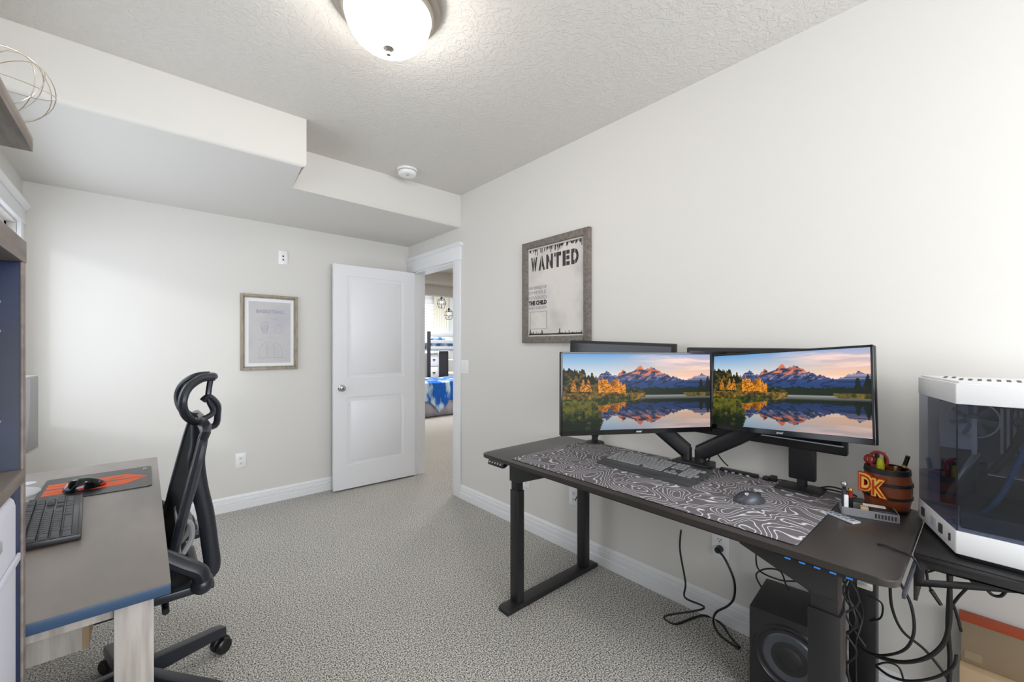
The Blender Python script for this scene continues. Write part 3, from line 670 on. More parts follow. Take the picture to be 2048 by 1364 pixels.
def keyboard(name, origin, rz, tilt, W_, Dp, label, body, cap, palm=0.0, kz=.012):
    r = thing(name, origin, label, 'keyboard')
    mt = Matrix.Translation(origin) @ Matrix.Rotation(rz, 4, 'Z')
    tm = mt @ Matrix.Rotation(tilt, 4, 'X')
    MB().box(0, W_, -palm, Dp, .002, .002 + kz, .003, 2, tm).done('keyboard_body', body, r)
    if palm: MB().box(0.0, W_, -palm + .001, -.004, .004 + kz * .8, .004 + kz, .002, 2, tm).done('palm_rest', body, r)
    u = (W_ - .014) / 22.6; rows = [
        [(0, 1), (2, 1), (3, 1), (4, 1), (5, 1), (6.5, 1), (7.5, 1), (8.5, 1), (9.5, 1), (11, 1), (12, 1), (13, 1), (14, 1), (15.3, 1), (16.3, 1), (17.3, 1)],
        [(i, 1) for i in range(13)] + [(13, 2), (15.3, 1), (16.3, 1), (17.3, 1), (18.6, 1), (19.6, 1), (20.6, 1), (21.6, 1)],
        [(0, 1.5)] + [(1.5 + i, 1) for i in range(12)] + [(13.5, 1.5), (15.3, 1), (16.3, 1), (17.3, 1), (18.6, 1), (19.6, 1), (20.6, 1)],
        [(0, 1.75)] + [(1.75 + i, 1) for i in range(11)] + [(12.75, 2.25), (18.6, 1), (19.6, 1), (20.6, 1)],
        [(0, 2.25)] + [(2.25 + i, 1) for i in range(10)] + [(12.25, 2.75), (16.3, 1), (18.6, 1), (19.6, 1), (20.6, 1), (21.6, 1)],
        [(0, 1.5), (1.5, 1.5), (3, 7), (10, 1.5), (11.5, 1.5), (13, 2), (15.3, 1), (16.3, 1), (17.3, 1), (18.6, 2), (20.6, 1)]]
    cache = {}; rh = (Dp - .012) / 6.4; kh = .0038 if palm > .03 else .0072
    for ri, row in enumerate(rows):
        yy = Dp - .006 - (ri + 1) * rh - (.3 * rh if ri > 0 else 0) + (.0)
        for (kx, kw) in row:
            if kw not in cache:
                mb = MB(); wd = kw * u * (.84 if palm > .03 else .9); dd = rh * (.78 if palm > .03 else .86)
                mb.prism([(0, 0), (wd, 0), (wd, dd), (0, dd)], 0, .0005, 'xy')
                mb.bm.clear()
                a = [mb.bm.verts.new(q) for q in ((0, 0, 0), (wd, 0, 0), (wd, dd, 0), (0, dd, 0))]
                i_ = .0016; b_ = [mb.bm.verts.new(q) for q in ((i_, i_, kh), (wd - i_, i_, kh), (wd - i_, dd - i_, kh + .001), (i_, dd - i_, kh + .001))]
                mb.bm.faces.new(a[::-1]); mb.bm.faces.new(b_)
                for k in range(4): mb.bm.faces.new((a[k], a[(k + 1) % 4], b_[(k + 1) % 4], b_[k]))
                cache[kw] = mb.mesh('key', cap, 20)
            o = bpy.data.objects.new('key', cache[kw]); LINK(o); o.parent = r
            o.matrix_basis = Matrix.Translation(origin).inverted() @ tm @ Matrix.Translation((.007 + kx * u, yy, .002 + kz))
    return r, tm
# left keyboard: front edge faces the chair (+x)
keyboard('computer_keyboard', Vector((-.148, 1.702, .751)), math.radians(94), math.radians(3), .455, .155, 'dark mechanical keyboard with tall keys on the grey laminate desk', M['kbody'], M['keycap'], palm=.012, kz=.016)
tag(MB().tube([(-.30, 1.93, .757), (-.36, 1.95, .756), (-.42, 2.02, .756), (-.47, 2.15, .756), (-.50, 2.4, .756)], .004).done('keyboard_cable', M['cord']), 'short black cable behind the left keyboard', 'cable')
# monitor on the left desk, seen edge-on
p = thing('monitor', (-.41, 2.42, .75), 'slim grey monitor seen edge on, on the left desk', 'monitor')
mm = Matrix.Translation((-.352, 2.36, 1.03)) @ Matrix.Rotation(math.radians(-6), 4, 'Z')
MB().box(-.032, 0, -.30, .215, -.15, .155, .004, 2, mm).done('monitor_shell', M['lgrey'], p)
MB().box(0, .003, -.292, .207, -.138, .147, .001, 2, mm).done('screen', M['gloss'], p)
mb = MB(); mb.cyl((-.40, 2.38, .755), (-.40, 2.38, .95), .017, n=18); mb.done('stand_neck', M['silver'], p)
MB().lathe([(0, .7505), (.105, .7505), (.103, .756), (.09, .761), (.02, .770), (0, .770)], (-.40, 2.38, 0), 36).done('stand_base', M['lgrey'], p)

# ------------------------------------------------------------------ office chair
p = thing('office_chair', (-.03, 2.0, 0), 'black mesh office chair with headrest pushed in at the grey desk', 'office chair')
hub = Vector((-.04, 2.0, 0))
MB().lathe([(0, .07), (.038, .07), (.042, .09), (.040, .16), (.03, .175), (0, .175)], hub, 28).done('hub', M['chairp'], p)
MB().cyl(hub + Vector((0, 0, .14)), hub + Vector((0, 0, .30)), .026, n=20).done('gas_lift_cover', M['blackp'], p)
MB().cyl(hub + Vector((0, 0, .30)), hub + Vector((0, 0, .45)), .015, n=18).done('gas_lift', M['chrome'], p)
for k in range(5):
    a = math.radians(29 + 72 * k); dx = Vector((math.cos(a), math.sin(a), 0)); sd = Vector((-dx.y, dx.x, 0))
    R_ = Matrix.Translation(hub) @ Matrix.Rotation(a, 4, 'Z')
    MB().prism([(.03, .105), (.29, .082), (.335, .068), (.335, .108), (.30, .116), (.03, .165)], -.021, .021, 'xz', .004, 2, R_).done('leg', M['chairp'], p)
    c = hub + dx * .325
    w0 = MB(); w0.cyl(c + Vector((0, 0, .035)), c + Vector((0, 0, .075)), .008, n=12)
    cd = Matrix.Rotation(a + 1.0 + k, 3, 'Z') @ Vector((1, 0, 0)); cd = sd if k == 0 else cd
    off = Vector((-cd.y, cd.x, 0)) * .0
    for s_ in (-1, 1):
        q = c + cd * .018 * s_ + Vector((0, 0, .031))
        w0.lathe([(0, -.012), (.024, -.012), (.0305, -.007), (.0305, .007), (.024, .012), (0, .012)], q, 24, cd.to_track_quat('Z', 'Y').to_matrix())
    w0.tube([c + Vector((0, 0, .029)) + cd.cross(Vector((0, 0, 1))) * .031 * math.cos(t) + Vector((0, 0, .031 * math.sin(t))) for t in [math.pi * i / 8 for i in range(9)]], .009, 8, 1)
    w0.done('caster', M['blackp'], p)
MB().box(-.30, .12, 1.70, 2.14, .502, .575, .032, 5).done('seat', M['mesh'], p)
MB().box(-.26, .15, 1.73, 2.11, .480, .506, .008).done('seat_pan', M['chairp'], p)
MB().box(-.12, .10, 1.88, 2.06, .440, .482, .01).done('tilt_mechanism', M['blackp'], p)
MB().cyl((.05, 1.72, .46), (.05, 1.93, .46), .010, n=10).done('height_lever', M['blackp'], p)
# back frame outline: x(z) curve, half width
def bxz(z): return np.interp(z, [.52, .64, .76, .87, .96, 1.04], [.060, .068, .092, .116, .136, .156])
def bwz(z): return np.interp(z, [.52, .60, .75, .95, 1.03], [.17, .21, .225, .22, .19])
CY = 1.92
def curve_back(f): return f
zs = [.53 + i * .5 / 16 for i in range(17)]
mb = MB()
mb.grid(lambda u, v: Vector((bxz(.54 + v * .48) - .004 + .018 * (1 - (2 * u - 1) ** 2), CY + (2 * u - 1) * (bwz(.54 + v * .48) - .004), .54 + v * .48)), 22, 22)
o = mb.done('back_mesh', M['mesh'], p); so = o.modifiers.new('s', 'SOLIDIFY'); so.thickness = .006
left = [(bxz(z), CY - bwz(z), z) for z in zs]; right = [(bxz(z), CY + bwz(z), z) for z in zs[::-1]]
mb = MB(); mb.tube(left + right, .014, 10, 2, closed=True, flat=(1, 1.3)); mb.done('back_frame', M['chairp'], p)
mb = MB()   # spine: from upper frame down behind the back to the seat
mb.tube([(.150, CY, 1.02), (.150, CY, .95), (.142, CY, .88), (.152, CY, .78), (.170, CY, .68), (.182, CY, .57), (.190, CY, .48), (.17, CY, .455), (.09, CY, .46)], .019, 12, 5, flat=(1.4, 1.0))
for s_ in (-1, 1): mb.tube([(.150, CY, .88), (.130, CY + s_ * .10, .84), (.105, CY + s_ * .215, .80)], .013, 8, 5)
mb.done('back_support', M['chairp'], p)
MB().box(.082, .092, CY - .13, CY + .13, .60, .70, .004).done('lumbar_pad', M['clear'], p, 'grey lumbar support')
for s_ in (-1, 1): MB().tube([(.085, CY + s_ * .08, .70), (.12, CY + s_ * .06, .68), (.125, CY + s_ * .05, .62), (.10, CY + s_ * .06, .575)], .009, 8, 5).done('lumbar_bracket', M['clear'], p)
# headrest
mb = MB(); mb.tube([(.150, CY, 1.0), (.198, CY, 1.005), (.207, CY, 1.05), (.205, CY, 1.085), (.180, CY, 1.115), (.160, CY, 1.10)], .011, 10, 5, flat=(1.6, 1)); mb.done('headrest_bracket', M['chairp'], p)
def hp(u, side):     # ring of the headrest: u 0..1 around
    pass
ring = [(.190, 1.192), (.150, 1.188), (.112, 1.160), (.096, 1.115), (.104, 1.070), (.128, 1.040), (.155, 1.035)]
mb = MB()
for s_ in (-1, 1): mb.tube([(x + .0, CY + s_ * (.125 - .05 * abs((z - 1.115) / .08) ** 2), z) for x, z in ring], .014, 10, 4)
mb.tube([(.190, CY - .075, 1.192), (.196, CY, 1.194), (.190, CY + .075, 1.192)], .010, 8, 4)
mb.tube([(.155, CY - .075, 1.035), (.158, CY, 1.03), (.155, CY + .075, 1.035)], .012, 8, 4)
mb.tube([(.155, CY - .06, 1.04), (.190, CY - .03, 1.06), (.178, CY, 1.11), (.185, CY, 1.18)], .010, 8, 5)
mb.done('headrest_frame', M['chairp'], p)
mb = MB()
def hr(u, v):
    i = v * (len(ring) - 1); a = int(min(i, len(ring) - 2)); f = i - a
    x = ring[a][0] * (1 - f) + ring[a + 1][0] * f; z = ring[a][1] * (1 - f) + ring[a + 1][1] * f
    hw = .125 - .05 * abs((z - 1.115) / .08) ** 2
    return Vector((x - .004 + .006 * (1 - (2 * u - 1) ** 2), CY + (2 * u - 1) * hw, z))
mb.grid(hr, 14, 22); o = mb.done('headrest_mesh', M['mesh'], p); so = o.modifiers.new('s', 'SOLIDIFY'); so.thickness = .008
for s_ in (-1, 1):
    yy = CY + s_ * .27
    arm = MB().tube([(.137, yy, .56), (.128, yy, .59), (.085, yy, .625), (.04, yy, .665), (.0, yy, .70)], .022, 12, 5, flat=(1.1, 1.3)).done('arm_support', M['chairp'], p)
    MB().box(-.10, .045, yy - .035, yy + .035, .692, .712, .009, 4).done('arm_pad', M['rubber'], p)
    MB().sph((.137, yy, .545), .030).done('arm_pivot', M['chairp'], p)
    MB().box(-.02, .17, min(yy, CY + s_ * .2), max(yy, CY + s_ * .2), .520, .545, .006).done('arm_bracket', M['chairp'], p)

# ------------------------------------------------------------------ standing desk
SZ = .74
p = thing('standing_desk', (1.66, .95, 0), 'black electric standing desk along the right wall', 'desk')
mb = MB(); mb.prism(rounded(1.336, 1.992, .140, 1.772, .035), SZ - .019, SZ, 'xy', .003, 2); mb.done('desktop', M['desk'], p)
for side, y in ((1, 1.560), (-1, .292)):
    ft = MB().prism([(1.312, .0), (1.312, .018), (1.33, .026), (2.0, .026), (2.018, .018), (2.018, 0)], y - .035, y + .035, 'xz', .002).done('foot', M['black'], p)
    for x in (1.405, 1.925):
        k = .76 if side > 0 else 1.0
        MB().box(x - .030 * k, x + .030 * k, y - .037 * k, y + .037 * k, .026, .585, .003).done('lower_column', M['black'], p)
        MB().box(x - .025 * k, x + .025 * k, y - .031 * k, y + .031 * k, .585, SZ - .019, .003).done('upper_column', M['black'], p)
        MB().prism([(y + side * .031, SZ - .019), (y + side * .031, SZ - .112), (y - side * .031, SZ - .112), (y - side * .21, SZ - .044), (y - side * .23, SZ - .019)], x - .032 * k, x - .032 * k + .008, 'yz', .001).done('gusset', M['black'], p)
    MB().box(1.40, 1.93, y - .03, y + .03, SZ - .060, SZ - .020, .002).done('side_rail', M['black'], p)
for x in (1.405, 1.925): MB().box(x - .018, x + .018, .30, 1.54, SZ - .046, SZ - .0195, .002).done('crossbar', M['black'], p)
cp = MB().prism([(.012, 0), (.07, .0), (.07, -.006), (.022, -.030), (.004, -.030)], 0, .120, 'xz', .002, 2, Matrix.Translation((1.338, 1.600, SZ - .019))).done('control_panel', M['blackp'], p)
for i in range(5): MB().box(1.3435, 1.3475, 1.618 + i * .021, 1.625 + i * .021, SZ - .037, SZ - .031, .001).done('button', M['txtw'], cp)
for y in (.335,): MB().box(1.330, 1.338, .185, .215, SZ - .036, SZ - .0195, .002).done('clamp_plate', M['silver'], p, 'small silver clamp plate')
p = thing('power_hub', (1.35, .36, SZ - .05), 'slim hub with blue lights under the desk front edge', 'power hub')
MB().box(1.345, 1.395, .21, .40, SZ - .034, SZ - .0195, .002).done('hub_body', M['blackp'], p)
for i in range(5): MB().box(1.3435, 1.3455, .225 + i * .034, .239 + i * .034, SZ - .030, SZ - .026, .0005).done('indicator_light', M['blueled'], p)
p = thing('desk_mat', (1.68, .96, SZ), 'large grey desk mat with white topographic contour lines', 'desk mat')
MB().prism(rounded(1.374, 1.975, .353, 1.574, .018), SZ, SZ + .0035, 'xy', .001).done('mat_surface', M['topo'], p)
MB().prism(rounded(1.3735, 1.9755, .3525, 1.5745, .018), SZ, SZ + .0028, 'xy', 0).done('stitched_edge', M['blackp'], p)
ZM = SZ + .0035
# keyboard on the mat: user sits at -x side, so its front edge faces -x ; x axis of keyboard runs towards -y
kr, tm = keyboard('computer_keyboard', Vector((1.690, 1.235, ZM)), math.radians(-91), math.radians(5), .455, .150, 'grey keyboard with wide palm rest on the contour mat', M['kbody2'], M['keycap2'], palm=.065, kz=.012)
MB().box(.33, .38, -.035, -.027, .0148, .0155, 0, 2, tm).done('badge', M['txtw'], kr, 'small white printed word mark')
mr, mt = mouse((1.634, .567, ZM), math.radians(139), .108, 'dark grey rounded mouse with white G on the contour mat', M['dgrey'])
g0 = mr_f(.66, .20); gu = (mr_f(.70, .20) - g0).normalized() * -1; gv = (mr_f(.66, .17) - g0).normalized(); gn = gv.cross(gu).normalized()
if gn.z < 0: gn = -gn
gz = Vector((.35, -.1, .9)); gz = (gz - gn * gz.dot(gn)).normalized(); gx = gz.cross(gn)
text_mesh('g_mark', 'G', .015, M['txtw'], mr, g0 + gn * .0016 - gx * .006 - gz * .005, gx, gz, width=.012, height=.011, depth=.001, offset=.0006)

# ------------------------------------------------------------------ landscape shown on the two front monitors
def landscape(nx=430, ny=226):
    rs = np.random.RandomState(3)
    def noise(u, v, fx, fy, seed):
        g = np.random.RandomState(seed).rand(int(fy) + 3, int(fx) + 3)
        x = u * fx; y = v * fy; xi = np.clip(x.astype(int), 0, g.shape[1] - 2); yi = np.clip(y.astype(int), 0, g.shape[0] - 2)
        a = x - xi; b = y - yi; a = a * a * (3 - 2 * a); b = b * b * (3 - 2 * b)
        return (g[yi, xi] * (1 - a) + g[yi, xi + 1] * a) * (1 - b) + (g[yi + 1, xi] * (1 - a) + g[yi + 1, xi + 1] * a) * b
    def fbm(u, v, f, seed, ar=.5, oc=4):
        r = 0; am = .5
        for k in range(oc): r = r + am * noise(u, v, f * 2 ** k, f * ar * 2 ** k, seed + k); am *= .5
        return r / (1 - .5 ** oc)
    u, t = np.meshgrid(np.linspace(0, 1, nx), np.linspace(0, 1, ny))     # t down from the top
    X = 690 + u * 1128; Y = 178 + t * 587
    col = lambda *c: np.array(c, float)
    def mix(A, B, k): k = np.clip(k, 0, 1)[..., None]; return A * (1 - k) + B * k
    def skyc(Yy, cl):
        h = np.clip((Yy - 178) / 200, 0, 1)
        L = mix(np.ones(X.shape + (3,)) * col(96, 150, 202), np.ones(X.shape + (3,)) * col(226, 222, 214), h ** .8)
        Rr = mix(np.ones(X.shape + (3,)) * col(150, 168, 208), np.ones(X.shape + (3,)) * col(248, 196, 160), h ** .7)
        s_ = mix(L, Rr, (u - .25) / .6)
        return mix(s_, np.ones(X.shape + (3,)) * col(246, 212, 200), cl)
    cloud = lambda Yy: np.clip((fbm(u * .55 + (Yy - 178) / 1400, (Yy - 178) / 587, 7, 40, 3.0) - .47) * 5, 0, 1) * np.clip((u - .42) * 3, 0, 1) * .85
    rx = [690, 900, 940, 1015, 1065, 1098, 1130, 1165, 1200, 1232, 1265, 1300, 1335, 1375, 1415, 1450, 1500, 1560, 1620, 1660, 1700, 1750, 1818]
    ry = [400, 375, 355, 308, 345, 335, 300, 325, 318, 292, 263, 300, 290, 285, 312, 330, 350, 370, 383, 372, 352, 340, 347]
    jag = (noise(u, u * 0, 120, 1, 5) - .5) * 12 + (noise(u, u * 0, 50, 1, 6) - .5) * 12
    ridge = np.interp(X, rx, ry) + jag
    def mount(Yy):
        n1 = fbm(u + (Yy - 260) / 800, (Yy - 178) / 587, 40, 60, .8)
        base = mix(np.ones(X.shape + (3,)) * col(74, 78, 120), np.ones(X.shape + (3,)) * col(34, 62, 112), (Yy - 330) / 90)
        lit = np.clip((350 - Yy + 110 * (n1 - .5)) / 26, 0, 1) * np.clip((n1 - .40) * 9, 0, 1) * np.clip((X - 1080) / 30, 0, 1) * np.clip((1500 - X) / 60, 0, 1)
        c = mix(base, np.ones(X.shape + (3,)) * col(222, 112, 62), lit * .95)
        c = mix(c, np.ones(X.shape + (3,)) * col(120, 84, 106), np.clip((n1 - .5) * 4, 0, 1) * np.clip((400 - Yy) / 50, 0, 1) * (1 - lit) * .7)
        c = mix(c, c * .55, np.clip((.46 - n1) * 10, 0, 1) * .8)
        return mix(c, np.ones(X.shape + (3,)) * col(186, 190, 214), (fbm(u + (Yy - 260) / 700, (Yy - 178) / 587, 90, 64, .7) > .66) * (Yy < 385) * .55)
    def scene(Yy):     # everything above the water line for picture row Yy
        c = skyc(Yy, cloud(Yy)); c = np.where((Yy > ridge)[..., None], mount(Yy), c)
        nz = fbm(u, (Yy - 178) / 587, 60, 90, .6); fine = noise(u, (Yy - 178) / 587, 200, 110, 99)
        tl = 443 + (noise(u, u * 0, 90, 1, 11) - .5) * 16
        c = np.where(((Yy > tl))[..., None], mix(np.ones(X.shape + (3,)) * col(20, 34, 20), np.ones(X.shape + (3,)) * col(104, 84, 30), (nz - .5) * 4 * (X < 1350)), c)
        g = 392 - 26 * np.sin((X - 930) / 32) ** 2 + (noise(u, u * 0, 110, 1, 12) - .5) * 34 + np.clip((X - 1090) / 2, 0, 60)
        g = g + np.clip((952 - X) * 2.2, 0, 90); gm = (X > 915) & (X < 1155) & (Yy > g)
        c = np.where(gm[..., None], mix(np.ones(X.shape + (3,)) * col(110, 62, 10), np.ones(X.shape + (3,)) * col(232, 146, 28), (fine * .7 + nz - .55) * 1.9), c)
        dk = 300 + np.interp(X, [690, 740, 790, 835, 870, 905, 945, 960], [-4, -14, 18, 0, 52, 36, 70, 260]) + (noise(u, u * 0, 130, 1, 13) - .5) * 34
        dm = (X < 960) & (Yy > dk)
        dc = mix(np.ones(X.shape + (3,)) * col(18, 26, 10), np.ones(X.shape + (3,)) * col(112, 86, 30), (nz - .42) * 3.2)
        for cx in (770, 838, 876):
            tr = (np.abs(X - cx) < (Yy - 372) * .28 + 3) & (np.abs(X - cx) < 24) & (Yy > 375) & (Yy < 470)
            dc = np.where(tr[..., None], mix(dc, np.ones(X.shape + (3,)) * col(226, 136, 34), fine * 1.25), dc)
        c = np.where(dm[..., None], dc, c)
        for cx, top, wd in ((1745, 366, .30), (1800, 352, .34), (1835, 345, .5)):
            tm_ = (np.abs(X - cx) < (Yy - top) * wd + (fine - .5) * 10) & (Yy > top)
            c = np.where(tm_[..., None], np.ones(X.shape + (3,)) * col(12, 22, 16) + (fine * 14)[..., None], c)
        return c
    img = scene(Y)
    refl = scene(500 - (Y - 505) * 1.02) * .80
    wat = Y > 500
    refl = mix(refl, np.ones(X.shape + (3,)) * col(196, 190, 196), np.clip(1 - (Y - 500) / 34, 0, 1) ** .6 * .72)
    img = np.where(wat[..., None], refl, img)
    nz = fbm(u, t, 46, 120, .6); fine = noise(u, t, 260, 90, 140)
    sh = 532 + np.interp(X, [690, 960, 1200, 1305, 1320], [40, 42, 10, -20, -400])
    sm = (X < 1320) & (Y > 478 + (nz - .5) * 20) & (Y < sh + (nz - .5) * 14)
    img = np.where(sm[..., None], mix(np.ones(X.shape + (3,)) * col(50, 40, 14), np.ones(X.shape + (3,)) * col(150, 116, 46), (nz + fine * .3 - .45) * 2.2), img)
    img = np.where(((X < 1230) & (Y > 515 + (X < 900) * 15) & (Y < sh + 4 + (nz - .5) * 14))[..., None], mix(np.ones(X.shape + (3,)) * col(28, 40, 14), np.ones(X.shape + (3,)) * col(112, 106, 34), (nz + fine * .3 - .5) * 2.2), img)
    rsh = (X > 1600) & (Y > 482) & (Y < 517 - np.clip(1640 - X, 0, 40) * .5)
    img = np.where(rsh[..., None], mix(np.ones(X.shape + (3,)) * col(44, 44, 18), np.ones(X.shape + (3,)) * col(128, 108, 46), (nz - .3) * 1.8), img)
    gr = (Y > 545 + (nz - .5) * 30) & (X < np.interp(Y, [540, 600, 660, 700, 765], [910, 950, 975, 985, 960]) + (fine - .5) * 26)
    gc = mix(np.ones(X.shape + (3,)) * col(92, 90, 26), np.ones(X.shape + (3,)) * col(12, 24, 8), (Y - 560) / 150 + (nz - .5) * 2.2)
    gc = mix(gc, np.ones(X.shape + (3,)) * col(124, 118, 44), (fine - .6) * 1.8 * (nz > .5) * (Y < 690))
    img = np.where(gr[..., None], gc, img)
    img = np.clip(img, 0, 255) / 255.0
    lin = np.where(img <= .04045, img / 12.92, ((img + .055) / 1.055) ** 2.4)
    me = bpy.data.meshes.new('screen_picture')
    vx = np.stack([u - .5, 0 * u, .5 - t], -1).reshape(-1, 3).astype(np.float32)
    idx = np.arange(nx * ny).reshape(ny, nx)
    f = np.stack([idx[1:, :-1], idx[1:, 1:], idx[:-1, 1:], idx[:-1, :-1]], -1).reshape(-1, 4)
    me.vertices.add(len(vx)); me.vertices.foreach_set('co', vx.ravel())
    me.loops.add(f.size); me.loops.foreach_set('vertex_index', f.ravel().astype(np.int32))
    me.polygons.add(len(f)); me.polygons.foreach_set('loop_start', np.arange(0, f.size, 4, dtype=np.int32)); me.polygons.foreach_set('loop_total', np.full(len(f), 4, dtype=np.int32))
    me.update(calc_edges=True)
    ca = me.color_attributes.new('picture', 'FLOAT_COLOR', 'POINT')
    ca.data.foreach_set('color', np.concatenate([lin.reshape(-1, 3), np.ones((nx * ny, 1))], 1).astype(np.float32).ravel())
    m = bpy.data.materials.new('lit_display'); m.use_nodes = True; nt = m.node_tree; b = nt.nodes['Principled BSDF']
    b.inputs['Base Color'].default_value = (0.01, 0.01, 0.01, 1); b.inputs['Roughness'].default_value = .35; b.inputs['Specular IOR Level'].default_value = .1
    at = nt.nodes.new('ShaderNodeAttribute'); at.attribute_name = 'picture'
    nt.links.new(at.outputs['Color'], b.inputs['Emission Color']); b.inputs['Emission Strength'].default_value = 1.0
    me.materials.append(m); return me
PIC = landscape()
def rotm(a, b, g):
    return Matrix.Rotation(a, 4, 'Z') @ Matrix.Rotation(b, 4, 'X') @ Matrix.Rotation(g, 4, 'Y')
def front_monitor(c, ang, w_, h_, label):
    r = thing('monitor', c, label, 'monitor')
    mt = Matrix.Translation(c) @ rotm(*[math.radians(a) for a in ang])
    MB().box(-w_ / 2, w_ / 2, .0, .022, -h_ / 2, h_ / 2, .004, 2, mt).done('monitor_shell', M['blackp'], r)
    MB().box(-w_ * .3, w_ * .3, .022, .05, -h_ * .3, h_ * .3, .01, 2, mt).done('rear_housing', M['blackp'], r)
    bz = .008; bb = .020
    mb = MB()
    for (a, b_, c_, e_) in ((-w_ / 2, -w_ / 2 + bz, -h_ / 2, h_ / 2), (w_ / 2 - bz, w_ / 2, -h_ / 2, h_ / 2), (-w_ / 2, w_ / 2, h_ / 2 - bz, h_ / 2), (-w_ / 2, w_ / 2, -h_ / 2, -h_ / 2 + bb)):
        mb.box(a, b_, -.004, .0, c_, e_, .001, 1, mt)
    mb.done('bezel', M['gloss'], r)
    s_ = bpy.data.objects.new('screen', PIC); LINK(s_); s_.parent = r
    sw, shh = w_ - 2 * bz, h_ - bz - bb
    s_.matrix_basis = Matrix.Translation(c).inverted() @ mt @ Matrix.Translation((0, -.0012, (bb - bz) / 2)) @ Matrix.Diagonal((sw, 1, shh, 1))
    o_ = mt @ Vector((.0, -.0042, -h_ / 2 + .006)); X = mt.to_3x3() @ Vector((1, 0, 0)); Z = mt.to_3x3() @ Vector((0, 0, 1))
    text_mesh('logo', 'acer', .01, M['lgrey'], r, o_, X, Z, width=.026, height=.0065, depth=.0003, offset=.0003, align='CENTER')
    return r, mt
front_monitor((1.554, .965, 1.108), (-30.8, -1.0, .4), .68, .34, 'left of the two lit monitors showing the mountain lake')
front_monitor((1.827, .523, 1.126), (-102.5, -8.0, -4.3), .58, .325, 'right of the two lit monitors showing the mountain lake')
# dual arm on the desk rear edge
p = thing('dual_monitor_mount', (1.935, .915, SZ), 'black double monitor arm clamped to the desk rear edge', 'monitor arm')
MB().box(1.880, 1.990, .83, .99, SZ, SZ + .030, .006).done('clamp_base', M['black'], p)
MB().cyl((1.935, .945, SZ + .03), (1.935, .945, SZ + .085), .024, n=20).done('pivot', M['black'], p)
MB().cyl((1.935, .88, SZ + .03), (1.935, .88, SZ + .085), .024, n=20).done('pivot', M['black'], p)
mb = MB(); mb.tube([(1.93, .945, SZ + .07), (1.80, 1.06, SZ + .22), (1.70, 1.10, SZ + .31)], .024, 8, 1, flat=(1, 1.5)); mb.tube([(1.70, 1.10, SZ + .31), (1.59, 1.02, 1.108)], .018, 8, 1); mb.done('arm', M['black'], p)
mb = MB(); mb.tube([(1.93, .88, SZ + .07), (1.93, .72, SZ + .17), (1.92, .62, SZ + .24)], .024, 8, 1, flat=(1, 1.5)); mb.tube([(1.92, .62, SZ + .24), (1.885, .545, 1.13)], .018, 8, 1); mb.done('arm', M['black'], p)

# two older monitors standing behind
def rear_monitor(x, y0, y1, z0, z1, roll, fy, label, yaw=0, hp=False, fx=None):
    fx = x + .05 if fx is None else fx
    r = thing('monitor', (x, fy, SZ), label, 'monitor')
    cy = (y0 + y1) / 2
    mt = Matrix.Translation((x, cy, (z0 + z1) / 2)) @ Matrix.Rotation(yaw, 4, 'Z') @ Matrix.Rotation(roll, 4, 'X')
    hw, hh = abs(y1 - y0) / 2, (z1 - z0) / 2
    MB().box(0, .03, -hw, hw, -hh, hh, .006, 2, mt).done('monitor_shell', M['dgrey'] if False else M['blackp'], r)
    MB().box(-.002, .001, -hw + .016, hw - .016, -hh + .04, hh - .016, 0, 2, mt).done('screen', M['gloss'], r)
    MB().box(-.003, .0005, -hw + .01, hw - .01, -hh + .033, -hh + .037, 0, 2, mt).done('trim_line', M['lgrey'], r, 'thin silver line along the chin')
    MB().box(fx - .012, fx + .018, fy - (.045 if hp else .018), fy + (.045 if hp else .018), SZ + .035, (z0 + z1) / 2, .006).done('stand_neck', M['black'], r)
    MB().cyl((fx, fy, SZ + .006), (fx, fy, SZ + .04), .018, n=16).done('stand_pivot', M['black'], r)
    (MB().box(fx - .085, fx + .035, fy - .075, fy + .075, SZ, SZ + .012, .005) if hp else MB().lathe([(0, SZ), (.055, SZ), (.052, SZ + .008), (.02, SZ + .018), (0, SZ + .02)], (fx, fy, 0), 32)).done('stand_base', M['black'], r)
    if hp:
        o_ = mt @ Vector((-.003, .09, -hh + .012)); text_mesh('logo', 'hp', .01, M['lgrey'], r, o_, (0, -1, 0), (0, 0, 1), width=.018, height=.013, depth=.0003, offset=.0005)
    return r
rear_monitor(1.955, 1.02, 1.695, .985, 1.329, math.radians(2.2), 1.515, 'unlit black monitor behind the left lit monitor', fx=1.975)
rear_monitor(1.930, .338, .945, .900, 1.296, math.radians(0.5), .485, 'unlit black monitor behind the right lit monitor', hp=True, fx=1.955)
# usb hub strip and its plug
p = thing('usb_hub', (1.965, .73, SZ), 'long black USB hub with plugs along the rear desk edge', 'usb hub')
MB().box(1.948, 1.975, .645, .800, SZ, SZ + .016, .003).done('hub_body', M['blackp'], p)
for i in range(4): MB().box(1.9465, 1.949, .675 + i * .03, .687 + i * .03, SZ + .004, SZ + .009).done('usb_port', M['lgrey'], p)
MB().box(1.945, 1.975, .60, .625, SZ, SZ + .018, .004).done('plug', M['blackp'], p)
MB().box(1.950, 1.975, .575, .60, SZ + .0, SZ + .026, .004).done('plug', M['blackp'], p)
MB().tube([(1.96, .60, SZ + .008), (1.97, .56, SZ + .012), (1.985, .53, SZ + .006)], .003).done('cord', M['cord'], p)

